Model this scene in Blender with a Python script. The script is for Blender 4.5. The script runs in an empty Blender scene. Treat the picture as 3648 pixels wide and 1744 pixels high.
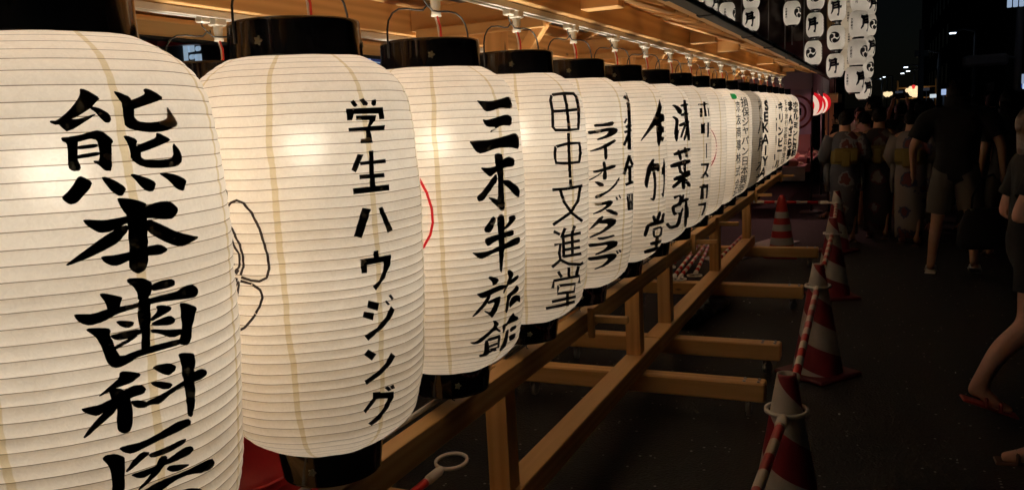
import bpy, bmesh, math, random
from mathutils import Vector, Matrix, noise
from mathutils.geometry import delaunay_2d_cdt
random.seed(7)
S = bpy.context.scene
C = S.collection
PI = math.pi
R = math.radians

# ---------------------------------------------------------------- camera
HC = 1.64                                   # eye height above the asphalt (m)
PITCH, YAW, ROLL, FPX = -8.5415, 24.4856, -2.9328, 2853.0
W0, H0 = 3648.0, 1744.0
def cam_axes():
    p, y, r = R(PITCH), R(YAW), R(ROLL)
    f = Vector((-math.sin(y)*math.cos(p), math.cos(y)*math.cos(p), math.sin(p)))
    r0 = f.cross(Vector((0, 0, 1))).normalized(); u0 = r0.cross(f)
    return math.cos(r)*r0 + math.sin(r)*u0, -math.sin(r)*r0 + math.cos(r)*u0, f
RT, UP, FW = cam_axes()
CAM = Vector((0, 0, HC))
cd = bpy.data.cameras.new('camera'); cam = bpy.data.objects.new('camera', cd); C.objects.link(cam)
cd.sensor_width = 36.0; cd.lens = 36.0*FPX/W0; cd.clip_start = 0.02; cd.clip_end = 2000
cam.matrix_world = Matrix((( RT.x, UP.x, -FW.x, CAM.x), (RT.y, UP.y, -FW.y, CAM.y), (RT.z, UP.z, -FW.z, CAM.z), (0, 0, 0, 1)))
S.camera = cam
def ray(px, py):
    return FW + RT*((px - W0/2)/FPX) - UP*((py - H0/2)/FPX)
def at(px, py, axis, val):                  # point of that sight line on the plane axis = val
    v = ray(px, py); t = (val - CAM[axis])/v[axis]
    return CAM + v*t

# ---------------------------------------------------------------- night sky, exposure
w = bpy.data.worlds.new('World'); S.world = w; w.use_nodes = True
nt = w.node_tree; bg = nt.nodes['Background']
sky = nt.nodes.new('ShaderNodeTexSky'); sky.sky_type = 'NISHITA'; sky.sun_disc = False
sky.sun_elevation = R(18.0); sky.sun_rotation = R(150)
nt.links.new(sky.outputs[0], bg.inputs[0]); bg.inputs[1].default_value = 0.0004
S.view_settings.view_transform = 'Standard'; S.view_settings.look = 'None'
S.view_settings.exposure = 0.0; S.view_settings.gamma = 1.0
S.cycles.use_denoising = True
S.cycles.max_bounces = 10; S.cycles.diffuse_bounces = 5; S.cycles.transmission_bounces = 8; S.cycles.glossy_bounces = 4
S.cycles.sample_clamp_indirect = 4.0
S.cycles.caustics_reflective = False; S.cycles.caustics_refractive = False
S.cycles.use_light_tree = True

# ---------------------------------------------------------------- helpers: things, parts, meshes
def tag(o, label=None, cat=None, group=None, kind=None):
    if label: o['label'] = label
    if cat: o['category'] = cat
    if group: o['group'] = group
    if kind: o['kind'] = kind
    return o
def thing(name, label, cat, loc=(0, 0, 0), rz=0.0, group=None):
    o = bpy.data.objects.new(name, None); C.objects.link(o)
    o.location = loc; o.rotation_euler = (0, 0, rz); o.empty_display_size = .1
    return tag(o, label, cat, group)
def link(name, me, mat=None, parent=None, loc=(0, 0, 0), rot=(0, 0, 0)):
    o = bpy.data.objects.new(name, me); C.objects.link(o)
    if mat is not None and not me.materials:
        for m in (mat if isinstance(mat, (list, tuple)) else [mat]): me.materials.append(m)
    o.parent = parent; o.location = loc; o.rotation_euler = rot
    return o
def dup_tree(o, parent=None):
    c = o.copy(); C.objects.link(c); c.parent = parent
    for ch in [k for k in o.children]: dup_tree(ch, c)
    return c

class MB:
    """collects vertices and faces; build() links them as one mesh object"""
    def __init__(s): s.v = []; s.f = []; s.m = []; s.sm = []
    def add(s, vs, fs, mi=0, smooth=False):
        b = len(s.v); s.v += [tuple(v) for v in vs]
        for f in fs: s.f.append([b+i for i in f]); s.m.append(mi); s.sm.append(smooth)
        return s
    def box(s, x0, x1, y0, y1, z0, z1, c=.0025, mi=0):
        x0, x1 = min(x0, x1), max(x0, x1); y0, y1 = min(y0, y1), max(y0, y1); z0, z1 = min(z0, z1), max(z0, z1)
        c = min(c, (x1-x0)*.3, (y1-y0)*.3, (z1-z0)*.3)
        vs = []
        for z, i in ((z0, c), (z0+c, 0), (z1-c, 0), (z1, c)):
            if i: pts = [(x0+c, y0+c), (x1-c, y0+c), (x1-c, y1-c), (x0+c, y1-c)]; pts = [p for p in pts for _ in (0, 1)]
            else: pts = [(x0+c, y0), (x1-c, y0), (x1, y0+c), (x1, y1-c), (x1-c, y1), (x0+c, y1), (x0, y1-c), (x0, y0+c)]
            if i: pts = [(x0+2*c, y0+c), (x1-2*c, y0+c), (x1-c, y0+2*c), (x1-c, y1-2*c), (x1-2*c, y1-c), (x0+2*c, y1-c), (x0+c, y1-2*c), (x0+c, y0+2*c)]
            vs += [(px, py, z) for px, py in pts]
        fs = [list(range(7, -1, -1)), list(range(24, 32))]
        for k in range(3):
            for i in range(8):
                j = (i+1) % 8; fs.append([k*8+i, k*8+j, k*8+8+j, k*8+8+i])
        return s.add(vs, fs, mi)
    def obox(s, p, q, wd, ht, up=(0, 0, 1), c=.002, mi=0):
        """bar of rectangular section from p to q"""
        p, q = Vector(p), Vector(q); d = (q-p).normalized(); up = Vector(up)
        sd = d.cross(up).normalized(); u = sd.cross(d)
        t = MB().box(-wd/2, wd/2, 0, (q-p).length, -ht/2, ht/2, c)
        return s.add([p + sd*a + d*b + u*e for a, b, e in t.v], t.f, mi)
    def tube(s, pts, r, n=8, mi=0, cap=True, closed=False):
        pts = [Vector(p) for p in pts]; m = len(pts)
        rr = r if isinstance(r, (list, tuple)) else [r]*m
        vs = []; prev = None
        for i, p in enumerate(pts):
            a = pts[(i-1) % m] if (closed or i) else p; b = pts[(i+1) % m] if (closed or i < m-1) else p
            t = (b-a).normalized()
            if prev is None:
                ref = Vector((0, 0, 1)) if abs(t.z) < .9 else Vector((1, 0, 0)); prev = t.cross(ref).normalized()
            u = (prev - t*prev.dot(t)).normalized(); prev = u; v = t.cross(u)
            vs += [p + (u*math.cos(2*PI*k/n) + v*math.sin(2*PI*k/n))*rr[i] for k in range(n)]
        fs = []
        for i in range(m if closed else m-1):
            for k in range(n):
                l = (k+1) % n; j = (i+1) % m
                fs.append([i*n+k, i*n+l, j*n+l, j*n+k])
        if cap and not closed: fs += [list(range(n-1, -1, -1)), [(m-1)*n+k for k in range(n)]]
        return s.add(vs, fs, mi, True)
    def lathe(s, prof, n=48, cx=0, cy=0, mi=0, closed=False, smooth=True):
        m = len(prof); vs = []
        for r, z in prof: vs += [(cx+r*math.cos(2*PI*k/n), cy+r*math.sin(2*PI*k/n), z) for k in range(n)]
        fs = []
        for i in range(m if closed else m-1):
            j = (i+1) % m
            for k in range(n):
                l = (k+1) % n; fs.append([i*n+k, i*n+l, j*n+l, j*n+k])
        return s.add(vs, fs, mi, smooth)
    def sphere(s, c, r, n=12, m=8, mi=0):
        r = r if isinstance(r, (tuple, list)) else (r, r, r)
        vs = [(c[0], c[1], c[2]-r[2])]
        for i in range(1, m):
            a = -PI/2 + PI*i/m
            vs += [(c[0]+r[0]*math.cos(a)*math.cos(2*PI*k/n), c[1]+r[1]*math.cos(a)*math.sin(2*PI*k/n), c[2]+r[2]*math.sin(a)) for k in range(n)]
        vs.append((c[0], c[1], c[2]+r[2])); fs = []
        for k in range(n):
            l = (k+1) % n; fs.append([0, 1+l, 1+k]); b = 1+(m-2)*n; fs.append([b+k, b+l, len(vs)-1])
            for i in range(m-2): a = 1+i*n; fs.append([a+k, a+l, a+n+l, a+n+k])
        return s.add(vs, fs, mi, True)
    def loft(s, rings, n=24, mi=0, caps=True):
        """rings: (cx, cy, z, rx, ry)"""
        vs = []
        for cx, cy, z, rx, ry in rings: vs += [(cx+rx*math.cos(2*PI*k/n), cy+ry*math.sin(2*PI*k/n), z) for k in range(n)]
        fs = []
        for i in range(len(rings)-1):
            for k in range(n):
                l = (k+1) % n; fs.append([i*n+k, i*n+l, i*n+n+l, i*n+n+k])
        if caps: fs += [list(range(n-1, -1, -1)), [(len(rings)-1)*n+k for k in range(n)]]
        return s.add(vs, fs, mi, True)
    def mesh(s, name, off=(0, 0, 0)):
        me = bpy.data.meshes.new(name)
        me.from_pydata([(x-off[0], y-off[1], z-off[2]) for x, y, z in s.v], [], s.f)
        me.polygons.foreach_set('material_index', s.m); me.polygons.foreach_set('use_smooth', s.sm)
        me.update(); return me
    def build(s, name, mat, parent=None, world=False):
        off = parent.location if (world and parent) else (0, 0, 0)
        return link(name, s.mesh(name, off), mat, parent)

# ---------------------------------------------------------------- materials
def mat_new(name):
    m = bpy.data.materials.new(name); m.use_nodes = True
    n = m.node_tree; b = n.nodes['Principled BSDF']
    return m, n, b
def nd(n, t, **kw):
    o = n.nodes.new(t)
    for k, v in kw.items(): setattr(o, k, v)
    return o
def plain(name, col, rough=.5, metal=0., spec=.5, bump=0., bscale=60., var=.0, coat=0.):
    m, n, b = mat_new(name)
    b.inputs['Base Color'].default_value = (*col, 1); b.inputs['Roughness'].default_value = rough
    b.inputs['Metallic'].default_value = metal; b.inputs['Specular IOR Level'].default_value = spec
    if coat: b.inputs['Coat Weight'].default_value = coat; b.inputs['Coat Roughness'].default_value = .05
    if bump or var:
        tc = nd(n, 'ShaderNodeTexCoord'); no = nd(n, 'ShaderNodeTexNoise'); no.inputs['Scale'].default_value = bscale
        no.inputs['Detail'].default_value = 5
        n.links.new(tc.outputs['Object'], no.inputs['Vector'])
        if bump:
            bp = nd(n, 'ShaderNodeBump'); bp.inputs['Strength'].default_value = bump; bp.inputs['Distance'].default_value = .01
            n.links.new(no.outputs[0], bp.inputs['Height']); n.links.new(bp.outputs[0], b.inputs['Normal'])
        if var:
            mx = nd(n, 'ShaderNodeMix', data_type='RGBA')
            mx.inputs[6].default_value = (*[c*(1-var) for c in col], 1); mx.inputs[7].default_value = (*[min(1, c*(1+var)) for c in col], 1)
            n.links.new(no.outputs[0], mx.inputs[0]); n.links.new(mx.outputs[2], b.inputs['Base Color'])
    return m
def glow(name, col, st):
    m, n, b = mat_new(name)
    b.inputs['Base Color'].default_value = (*[c*.6 for c in col], 1)
    b.inputs['Emission Color'].default_value = (*col, 1); b.inputs['Emission Strength'].default_value = st
    b.inputs['Roughness'].default_value = .6
    return m
def wood(name, axis, c1=(.55, .285, .095), c2=(.82, .51, .215), rough=.55):
    m, n, b = mat_new(name)
    tc = nd(n, 'ShaderNodeTexCoord'); oi = nd(n, 'ShaderNodeObjectInfo')
    ad = nd(n, 'ShaderNodeVectorMath', operation='ADD'); cx = nd(n, 'ShaderNodeCombineXYZ')
    ml = nd(n, 'ShaderNodeMath', operation='MULTIPLY'); ml.inputs[1].default_value = 37.0
    n.links.new(oi.outputs['Random'], ml.inputs[0])
    for k in range(3): n.links.new(ml.outputs[0], cx.inputs[k])
    n.links.new(tc.outputs['Object'], ad.inputs[0]); n.links.new(cx.outputs[0], ad.inputs[1])
    mp = nd(n, 'ShaderNodeMapping'); sc = [22.0, 22.0, 22.0]; sc[axis] = 1.1; mp.inputs['Scale'].default_value = sc
    n.links.new(ad.outputs[0], mp.inputs[0])
    no = nd(n, 'ShaderNodeTexNoise'); no.inputs['Scale'].default_value = 1.6; no.inputs['Detail'].default_value = 6; no.inputs['Distortion'].default_value = .6
    n.links.new(mp.outputs[0], no.inputs['Vector'])
    wv = nd(n, 'ShaderNodeTexWave'); wv.wave_type = 'BANDS'; wv.bands_direction = ['Y', 'Z', 'X'][axis]
    wv.inputs['Scale'].default_value = .35; wv.inputs['Distortion'].default_value = 7; wv.inputs['Detail'].default_value = 2
    n.links.new(mp.outputs[0], wv.inputs['Vector'])
    mxf = nd(n, 'ShaderNodeMath', operation='MULTIPLY_ADD'); mxf.inputs[1].default_value = .45
    n.links.new(wv.outputs['Fac'], mxf.inputs[0]); 
    hf = nd(n, 'ShaderNodeMath', operation='MULTIPLY'); hf.inputs[1].default_value = .6
    n.links.new(no.outputs[0], hf.inputs[0]); n.links.new(hf.outputs[0], mxf.inputs[2])
    mx = nd(n, 'ShaderNodeMix', data_type='RGBA'); mx.inputs[6].default_value = (*c1, 1); mx.inputs[7].default_value = (*c2, 1)
    n.links.new(mxf.outputs[0], mx.inputs[0])
    # knots
    mk = nd(n, 'ShaderNodeMapping'); s2 = [5.0, 5.0, 5.0]; s2[axis] = 1.7; mk.inputs['Scale'].default_value = s2
    n.links.new(ad.outputs[0], mk.inputs[0])
    vo = nd(n, 'ShaderNodeTexVoronoi'); vo.inputs['Scale'].default_value = 1.3; n.links.new(mk.outputs[0], vo.inputs['Vector'])
    rp = nd(n, 'ShaderNodeValToRGB'); rp.color_ramp.elements[0].position = .04; rp.color_ramp.elements[1].position = .085
    rp.color_ramp.elements[0].color = (.35, .35, .35, 1); rp.color_ramp.elements[1].color = (1, 1, 1, 1)
    n.links.new(vo.outputs['Distance'], rp.inputs[0])
    m2 = nd(n, 'ShaderNodeMix', data_type='RGBA', blend_type='MULTIPLY'); m2.inputs[0].default_value = 1
    n.links.new(mx.outputs[2], m2.inputs[6]); n.links.new(rp.outputs[0], m2.inputs[7])
    # piece to piece difference
    m3 = nd(n, 'ShaderNodeHueSaturation'); mr = nd(n, 'ShaderNodeMapRange'); mr.inputs[3].default_value = .8; mr.inputs[4].default_value = 1.12
    n.links.new(oi.outputs['Random'], mr.inputs[0]); n.links.new(mr.outputs[0], m3.inputs['Value']); n.links.new(m2.outputs[2], m3.inputs['Color'])
    n.links.new(m3.outputs[0], b.inputs['Base Color'])
    b.inputs['Roughness'].default_value = rough; b.inputs['Specular IOR Level'].default_value = .35
    bp = nd(n, 'ShaderNodeBump'); bp.inputs['Strength'].default_value = .18; bp.inputs['Distance'].default_value = .002
    n.links.new(no.outputs[0], bp.inputs['Height']); n.links.new(bp.outputs[0], b.inputs['Normal'])
    return m

M = {}
for ax, k in enumerate('xyz'): M['wood_'+k] = wood('timber_grain_'+k, ax)
M['black_lacquer'] = plain('black_lacquer', (.006, .006, .008), .12, spec=.6, bump=.03, bscale=9, coat=.6)
M['wire'] = plain('black_wire', (.012, .012, .012), .4)
M['cream_plastic'] = plain('cream_plastic', (.74, .70, .60), .4)
M['white_metal'] = plain('white_track', (.72, .69, .62), .35)
M['track_slot'] = plain('track_slot', (.03, .03, .03), .6)
M['red_cord'] = plain('red_cord', (.55, .03, .02), .45)
M['white_cord'] = plain('white_cord', (.7, .66, .6), .45)
M['brass'] = plain('aged_brass', (.13, .12, .075), .55, metal=.4)
M['steel'] = plain('steel', (.45, .45, .45), .35, metal=.9)
M['rubber'] = plain('grey_rubber', (.34, .32, .30), .5)
M['red_plastic'] = plain('red_plastic', (.42, .018, .022), .38, bump=.05, bscale=30, var=.15)
M['white_plastic'] = plain('white_plastic', (.70, .66, .60), .42, var=.1, bscale=25)
M['gutter'] = plain('black_gutter', (.004, .004, .006), .55, spec=.25)
M['sheet'] = plain('roof_sheet', (.42, .42, .43), .5, var=.12, bscale=6)
M['silver_band'] = plain('silver_band', (.5, .5, .5), .45, metal=.2, bump=.2, bscale=150)
# ================================================================ the setting: asphalt
def asphalt():
    m, n, b = mat_new('asphalt')
    tc = nd(n, 'ShaderNodeTexCoord')
    n1 = nd(n, 'ShaderNodeTexNoise'); n1.inputs['Scale'].default_value = 1.3; n1.inputs['Detail'].default_value = 4
    n2 = nd(n, 'ShaderNodeTexNoise'); n2.inputs['Scale'].default_value = 190; n2.inputs['Detail'].default_value = 3
    vo = nd(n, 'ShaderNodeTexVoronoi'); vo.inputs['Scale'].default_value = 85
    v2 = nd(n, 'ShaderNodeTexVoronoi'); v2.inputs['Scale'].default_value = 40
    for k in (n1, n2, vo, v2): n.links.new(tc.outputs['Object'], k.inputs['Vector'])
    r1 = nd(n, 'ShaderNodeValToRGB'); e = r1.color_ramp.elements
    e[0].position = .3; e[0].color = (.010, .0099, .0098, 1); e[1].position = .75; e[1].color = (.027, .0265, .026, 1)
    mx = nd(n, 'ShaderNodeMix', data_type='FLOAT'); mx.inputs[0].default_value = .55
    n.links.new(n1.outputs[0], mx.inputs[2]); n.links.new(n2.outputs[0], mx.inputs[3]); n.links.new(mx.outputs[0], r1.inputs[0])
    # pale aggregate: a few stones per hundred
    sp = nd(n, 'ShaderNodeSeparateColor'); n.links.new(v2.outputs['Color'], sp.inputs[0])
    gt = nd(n, 'ShaderNodeMath', operation='GREATER_THAN'); gt.inputs[1].default_value = .965; n.links.new(sp.outputs[0], gt.inputs[0])
    lt = nd(n, 'ShaderNodeMath', operation='LESS_THAN'); lt.inputs[1].default_value = .26; n.links.new(v2.outputs['Distance'], lt.inputs[0])
    an = nd(n, 'ShaderNodeMath', operation='MULTIPLY'); n.links.new(gt.outputs[0], an.inputs[0]); n.links.new(lt.outputs[0], an.inputs[1])
    m2 = nd(n, 'ShaderNodeMix', data_type='RGBA'); m2.inputs[7].default_value = (.26, .24, .22, 1)
    n.links.new(an.outputs[0], m2.inputs[0]); n.links.new(r1.outputs[0], m2.inputs[6]); n.links.new(m2.outputs[2], b.inputs['Base Color'])
    b.inputs['Roughness'].default_value = .72; b.inputs['Specular IOR Level'].default_value = .3
    bp = nd(n, 'ShaderNodeBump'); bp.inputs['Strength'].default_value = .7; bp.inputs['Distance'].default_value = .006
    n.links.new(vo.outputs['Distance'], bp.inputs['Height']); n.links.new(bp.outputs[0], b.inputs['Normal'])
    return m
M['asphalt'] = asphalt()
g = MB().add([(-400, -60, 0), (400, -60, 0), (400, 900, 0), (-400, 900, 0)], [[0, 1, 2, 3]]).build('ground', M['asphalt'])
g['kind'] = 'structure'

# ================================================================ rolling timber racks the lanterns are tied to
def caster(parent, x, y, rz):
    o = bpy.data.objects.new('caster', None)
    mb = MB().box(-.035, .035, -.03, .03, .094, .1, .001)                          # mounting plate and fork
    mb.box(-.017, -.013, -.012, .03, .03, .094, .001).box(.013, .017, -.012, .03, .03, .094, .001)
    fk = mb.mesh('caster')
    c = link('caster', fk, M['steel'], parent); c.location = (x-parent.location.x, y-parent.location.y, 0); c.rotation_euler = (0, 0, rz)
    pr = [(.012, -.011), (.034, -.011), (.0375, -.006), (.0375, .006), (.034, .011), (.012, .011)]
    t = MB().lathe([(r, z) for r, z in pr], 20, closed=True)
    t.v = [(z, y2, x2) for x2, y2, z in t.v]
    t.v = [(a, b_+.012, c_+.0375) for a, b_, c_ in t.v]
    t.build('wheel', M['rubber'], c)
    return c
def rack(label, y0, y1, yb1, posts, outs, pegs):
    t = thing('lantern_rack', label, 'rack', (-1.235, (y0+y1)/2, 0), group='rolling timber racks under the lantern row')
    MB().box(-1.187, -1.128, y0+.002, y1, .728, .813).build('rail', M['wood_y'], t, True)
    MB().box(-1.28, -1.172, y0+.004, yb1, .2055, .305, .004).build('base_beam', M['wood_y'], t, True)
    MB().tube([(-1.203, y0+.01, .822), (-1.203, y1-.05, .822)], .008, 8).build('conduit', M['white_plastic'], t, True)
    for y in posts: MB().box(-1.275, -1.19, y, y+.085, .3055, .79).build('post', M['wood_z'], t, True)
    for y in outs:
        o = MB().box(-1.965, -.51, y, y+.105, .1, .205, .008).build('outrigger', M['wood_x'], t, True)
        for bx in (-.545, -.62):
            for by in (.03, .075):
                MB().lathe([(.0, .2125), (.006, .2125), (.009, .209), (.009, .2045)], 10, bx, y+by).build('bolt', M['steel'], o, False).location = (-t.location.x, -t.location.y, 0)
        caster(t, -.60, y+.05, random.uniform(-.8, .8)); caster(t, -1.87, y+.05, random.uniform(-.8, .8))
    for y in pegs:
        p = MB().box(-1.1275, -.955, y, y+.033, .765, .795, .003).build('peg', M['wood_x'], t, True)
        MB().box(-1.1275, -1.100, y-.024, y-.001, .70, .835, .002).build('cleat', M['wood_z'], t, True)
    return t
rack('long timber rack rolling on casters beneath the lanterns with the boldest writing', .25, 4.695, 4.69, (.75, 2.49, 4.30), (.75, 2.49, 4.27), (3.25,))
rack('timber rack beyond the joint in the base beam, bundled striped poles lying on it', 4.70, 11.47, 9.0, (5.05, 6.88, 8.78), (5.05, 6.83, 8.80), (5.46, 6.385, 8.66, 11.2))

# ================================================================ timber pavilion over the lanterns
pv = thing('timber_pavilion', 'open timber pavilion with slatted eaves and black gutter over the white lanterns', 'pavilion', (-1.55, 6, 0))
SL = .0055                                           # the roof climbs a little along the row
def bz(z, y): return z + SL*(y-3)
def beam(name, x0, x1, z0, z1, y0=.0, y1=11.75, mat='wood_y', par=pv):
    mb = MB(); t = MB().box(x0, x1, y0, y1, z0, z1, .003)
    mb.add([(x, y, bz(z, y)) for x, y, z in t.v], t.f)
    return mb.build(name, M[mat], par, True)
for xa in (-1.205, -2.005):
    beam('beam', xa, xa+.105, 2.055, 2.175, .0, 5.88); beam('beam', xa, xa+.105, 2.055, 2.175, 5.884, 11.75)
    for y in ():
        pass
CROSS = (1.05, 3.20, 5.36, 6.36, 8.66, 11.05)
for y in CROSS:
    z = bz(0, y)
    MB().box(-1.899, -1.206, y, y+.105, 2.07+z, 2.17+z).build('cross_beam', M['wood_x'], pv, True)
    MB().box(-1.099, -.938, y, y+.09, 2.085+z, 2.165+z).build('bracket', M['wood_x'], pv, True)
    MB().box(-2.167, -2.006, y, y+.09, 2.085+z, 2.165+z).build('bracket', M['wood_x'], pv, True)
    MB().box(-1.595, -1.51, y+.106, y+.19, .8205, 2.238+z).build('post', M['wood_z'], pv, True)
    MB().box(-1.96, -1.1885, y+.10, y+.196, .735, .82).build('tie_beam', M['wood_x'], pv, True)
    MB().box(-1.86, -1.25, y-.032, y-.002, 2.03+z, 2.075+z).build('batten', M['wood_x'], pv, True)
    MB().obox((-1.56, y+.07, 1.72+z), (-1.82, y+.07, 2.065+z), .05, .05).build('brace', M['wood_x'], pv, True)
    MB().obox((-1.55, y+.07, 1.72+z), (-1.29, y+.07, 2.065+z), .05, .05).build('brace', M['wood_x'], pv, True)
beam('ridge_beam', -1.60, -1.505, 2.24, 2.33)
SLOPE = .33
def rz_(x): return 2.056 + SLOPE*(-.64-x) if x > -1.5525 else 2.056 + SLOPE*(x+2.465)
for sx in (1, -1):                                    # rafters, close together over the lanterns
    n_ = 52 if sx > 0 else 13
    for i in range(n_):
        y = .12 + i*(.2255 if sx > 0 else .93)
        e = -.765 if sx > 0 else -2.34
        a = (-1.5525+.02*sx, y, bz(rz_(-1.5525+.02*sx)-.006, y)); b_ = (e, y, bz(rz_(e)-.006, y))
        MB().obox(a, b_, .03, .04).build('rafter', M['wood_x'], pv, True)
for k in range(6):                                    # wind braces under the rafters
    y = .6+k*2.0; MB().obox((-1.12, y, bz(rz_(-1.12)-.034, y)), (-.79, y+.9, bz(rz_(-.79)-.034, y+.9)), .03, .012).build('brace', M['wood_y'], pv, True)
for sx in (1, -1):                                    # battens along the row carry the roof sheets
    for k in range(4):
        x = -1.24 - .085*k if sx > 0 else -1.865 + .085*k
        beam('batten', x-.018, x+.018, rz_(x)+.018, rz_(x)+.042, .0, 11.7)
    xa, xb = (-1.17, -.668) if sx > 0 else (-2.437, -1.935)
    for j in range(6):                                # boarded eave
        x0_, x1_ = xa+(xb-xa)*j/6+.001, xa+(xb-xa)*(j+1)/6-.001
        q = MB().box(x0_, x1_, .0, 11.75, .016, .030, .002); q.v = [(x, y, bz(z+rz_(x), y)) for x, y, z in q.v]
        q.build('soffit_board', M['wood_y'], pv, True)
    xa, xb = (-.757, -.648) if sx > 0 else (-2.457, -2.348)
    q = MB().box(xa, xb, .0, 11.8, -.009, .009, .002); q.v = [(x, y, bz(z+rz_(x)-.012, y)) for x, y, z in q.v]
    q.build('eave_board', M['wood_y'], pv, True)
    gx0, gx1 = (-.648, -.588) if sx > 0 else (-2.517, -2.457)
    mb = MB(); t = MB().box(gx0, gx1, .0, 11.85, 2.028, 2.043, .005); mb.add([(x, y, bz(z, y)) for x, y, z in t.v], t.f)
    gt = mb.build('gutter', M['gutter'], pv, True)
    for y in (1.5, 2.75, 3.35, 4.55, 5.5, 6.9, 8.2, 9.6, 10.9):
        MB().box(gx0-.006, gx1+.006, y-.03, y+.03, bz(2.024, y), bz(2.047, y), .004).build('gutter_joint', M['gutter'], gt, False).location = (-pv.location.x, -pv.location.y, 0)
    # corrugated roof sheet
    vs = []; fs = []; n = 240; cols = (0, 1)
    for j in range(n+1):
        y = -.1 + 11.95*j/n; dz = .004*math.sin(j*PI/2)
        for x in ((-.70, -1.5525) if sx > 0 else (-2.405, -1.5525)): vs.append((x, y, bz(rz_(x)+.049+dz, y)))
    for j in range(n): fs.append([2*j, 2*j+1, 2*j+3, 2*j+2])
    MB().add(vs, fs, smooth=True).build('roof_sheet', M['sheet'], pv, True)

# lighting tracks screwed under the two beams
def track(label, x):
    t = thing('light_track', label, 'track', (x, 6, 2.0))
    def tb(name, x0, x1, z0, z1, mat):
        mb = MB(); q = MB().box(x0, x1, .05, 11.72, z0, z1, .0015); mb.add([(a, b, bz(c, b)) for a, b, c in q.v], q.f); return mb.build(name, M[mat], t, True)
    tb('rail', x-.022, x-.009, 2.030, 2.052, 'white_metal'); tb('rail', x+.009, x+.022, 2.030, 2.052, 'white_metal'); tb('slot', x-.0088, x+.0088, 2.040, 2.0505, 'track_slot')
    return t
track('white lighting track under the front beam, plugs of the lit lanterns hang from it', -1.152)
track('white lighting track under the rear beam beyond the lanterns', -1.952)
# ================================================================ paper lanterns
PROF = [(1.806, .1405), (1.793, .167), (1.7695, .2015), (1.742, .2235), (1.707, .2362), (1.645, .2435), (1.58, .2462), (1.50, .2475), (1.40, .2468),
        (1.33, .2450), (1.223, .2392), (1.114, .2300), (1.0707, .2226), (1.008, .2055), (.981, .181), (.960, .152), (.945, .124)]
def r_at(z):
    if z >= PROF[0][0]: return PROF[0][1]
    for (z1, r1), (z0, r0) in zip(PROF, PROF[1:]):
        if z >= z0: return r0 + (r1-r0)*(z-z0)/(z1-z0)
    return PROF[-1][1]
# resample the silhouette by arc length, one hoop every 20.5 mm
dense = []
for i in range(2001):
    z = PROF[0][0] + (PROF[-1][0]-PROF[0][0])*i/2000
    rr = sum(r_at(z + d*.0035) for d in (-2, -1, 0, 1, 2))/5 if .957 < z < 1.795 else r_at(z)
    dense.append((z, rr))
arc = [0.0]
for (z0, r0), (z1, r1) in zip(dense, dense[1:]): arc.append(arc[-1] + math.hypot(z1-z0, r1-r0))
NH = round(arc[-1]/.0208); PITCH_H = arc[-1]/NH
def by_arc(s):
    lo, hi = 0, 2000
    while hi-lo > 1:
        m = (lo+hi)//2
        if arc[m] <= s: lo = m
        else: hi = m
    t = (s-arc[lo])/max(1e-9, arc[hi]-arc[lo])
    return dense[lo][0] + (dense[hi][0]-dense[lo][0])*t, dense[lo][1] + (dense[hi][1]-dense[lo][1])*t
def s_of_z(z):
    i = (PROF[0][0]-z)/(PROF[0][0]-PROF[-1][0])*2000; i = max(0, min(1999.999, i)); k = int(i)
    return arc[k] + (arc[k+1]-arc[k])*(i-k)
def r_scal(z):                              # radius with the paper sagging in between hoops
    s = s_of_z(z); f = (s/PITCH_H) % 1.0
    i = (PROF[0][0]-z)/(PROF[0][0]-PROF[-1][0])*2000; i = max(0, min(2000, int(i)))
    return dense[i][1] - .0010 + .0018*math.sin(PI*f)**.8
def shade_mesh():
    n = 112; rows = []
    rg = random.Random(4); hs = [h*PITCH_H + (rg.uniform(-.0017, .0017) if 0 < h < NH else 0) for h in range(NH+1)]
    for h in range(NH):
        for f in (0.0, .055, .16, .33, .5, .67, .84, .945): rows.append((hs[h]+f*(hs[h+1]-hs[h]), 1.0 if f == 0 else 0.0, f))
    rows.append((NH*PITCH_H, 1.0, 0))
    vs = []; at_ = []
    for s, hp, f in rows:
        z, r0 = by_arc(min(s, arc[-1]))
        r1 = r0 - .0010 + .0018*(math.sin(PI*f)**.8 if f else 0)
        for k in range(n):
            a = 2*PI*k/n
            w = noise.noise(Vector((math.cos(a)*3.5, math.sin(a)*3.5, z*9)))*.0026 + noise.noise(Vector((math.cos(a)*9, math.sin(a)*9, z*45)))*.0010
            vs.append(((r1+w)*math.cos(a), (r1+w)*math.sin(a), z + noise.noise(Vector((math.cos(a)*2, math.sin(a)*2, z*3)))*.0030)); at_.append(hp)
    fs = []
    for i in range(len(rows)-1):
        for k in range(n):
            l = (k+1) % n; fs.append([i*n+k, (i+1)*n+k, (i+1)*n+l, i*n+l])
    me = bpy.data.meshes.new('paper_shade'); me.from_pydata(vs, [], fs)
    me.polygons.foreach_set('use_smooth', [True]*len(fs))
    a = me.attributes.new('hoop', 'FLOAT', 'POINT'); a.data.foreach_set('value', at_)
    me.update(); return me
SEAMS = [R(-155+45*k) for k in range(8)]
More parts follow.
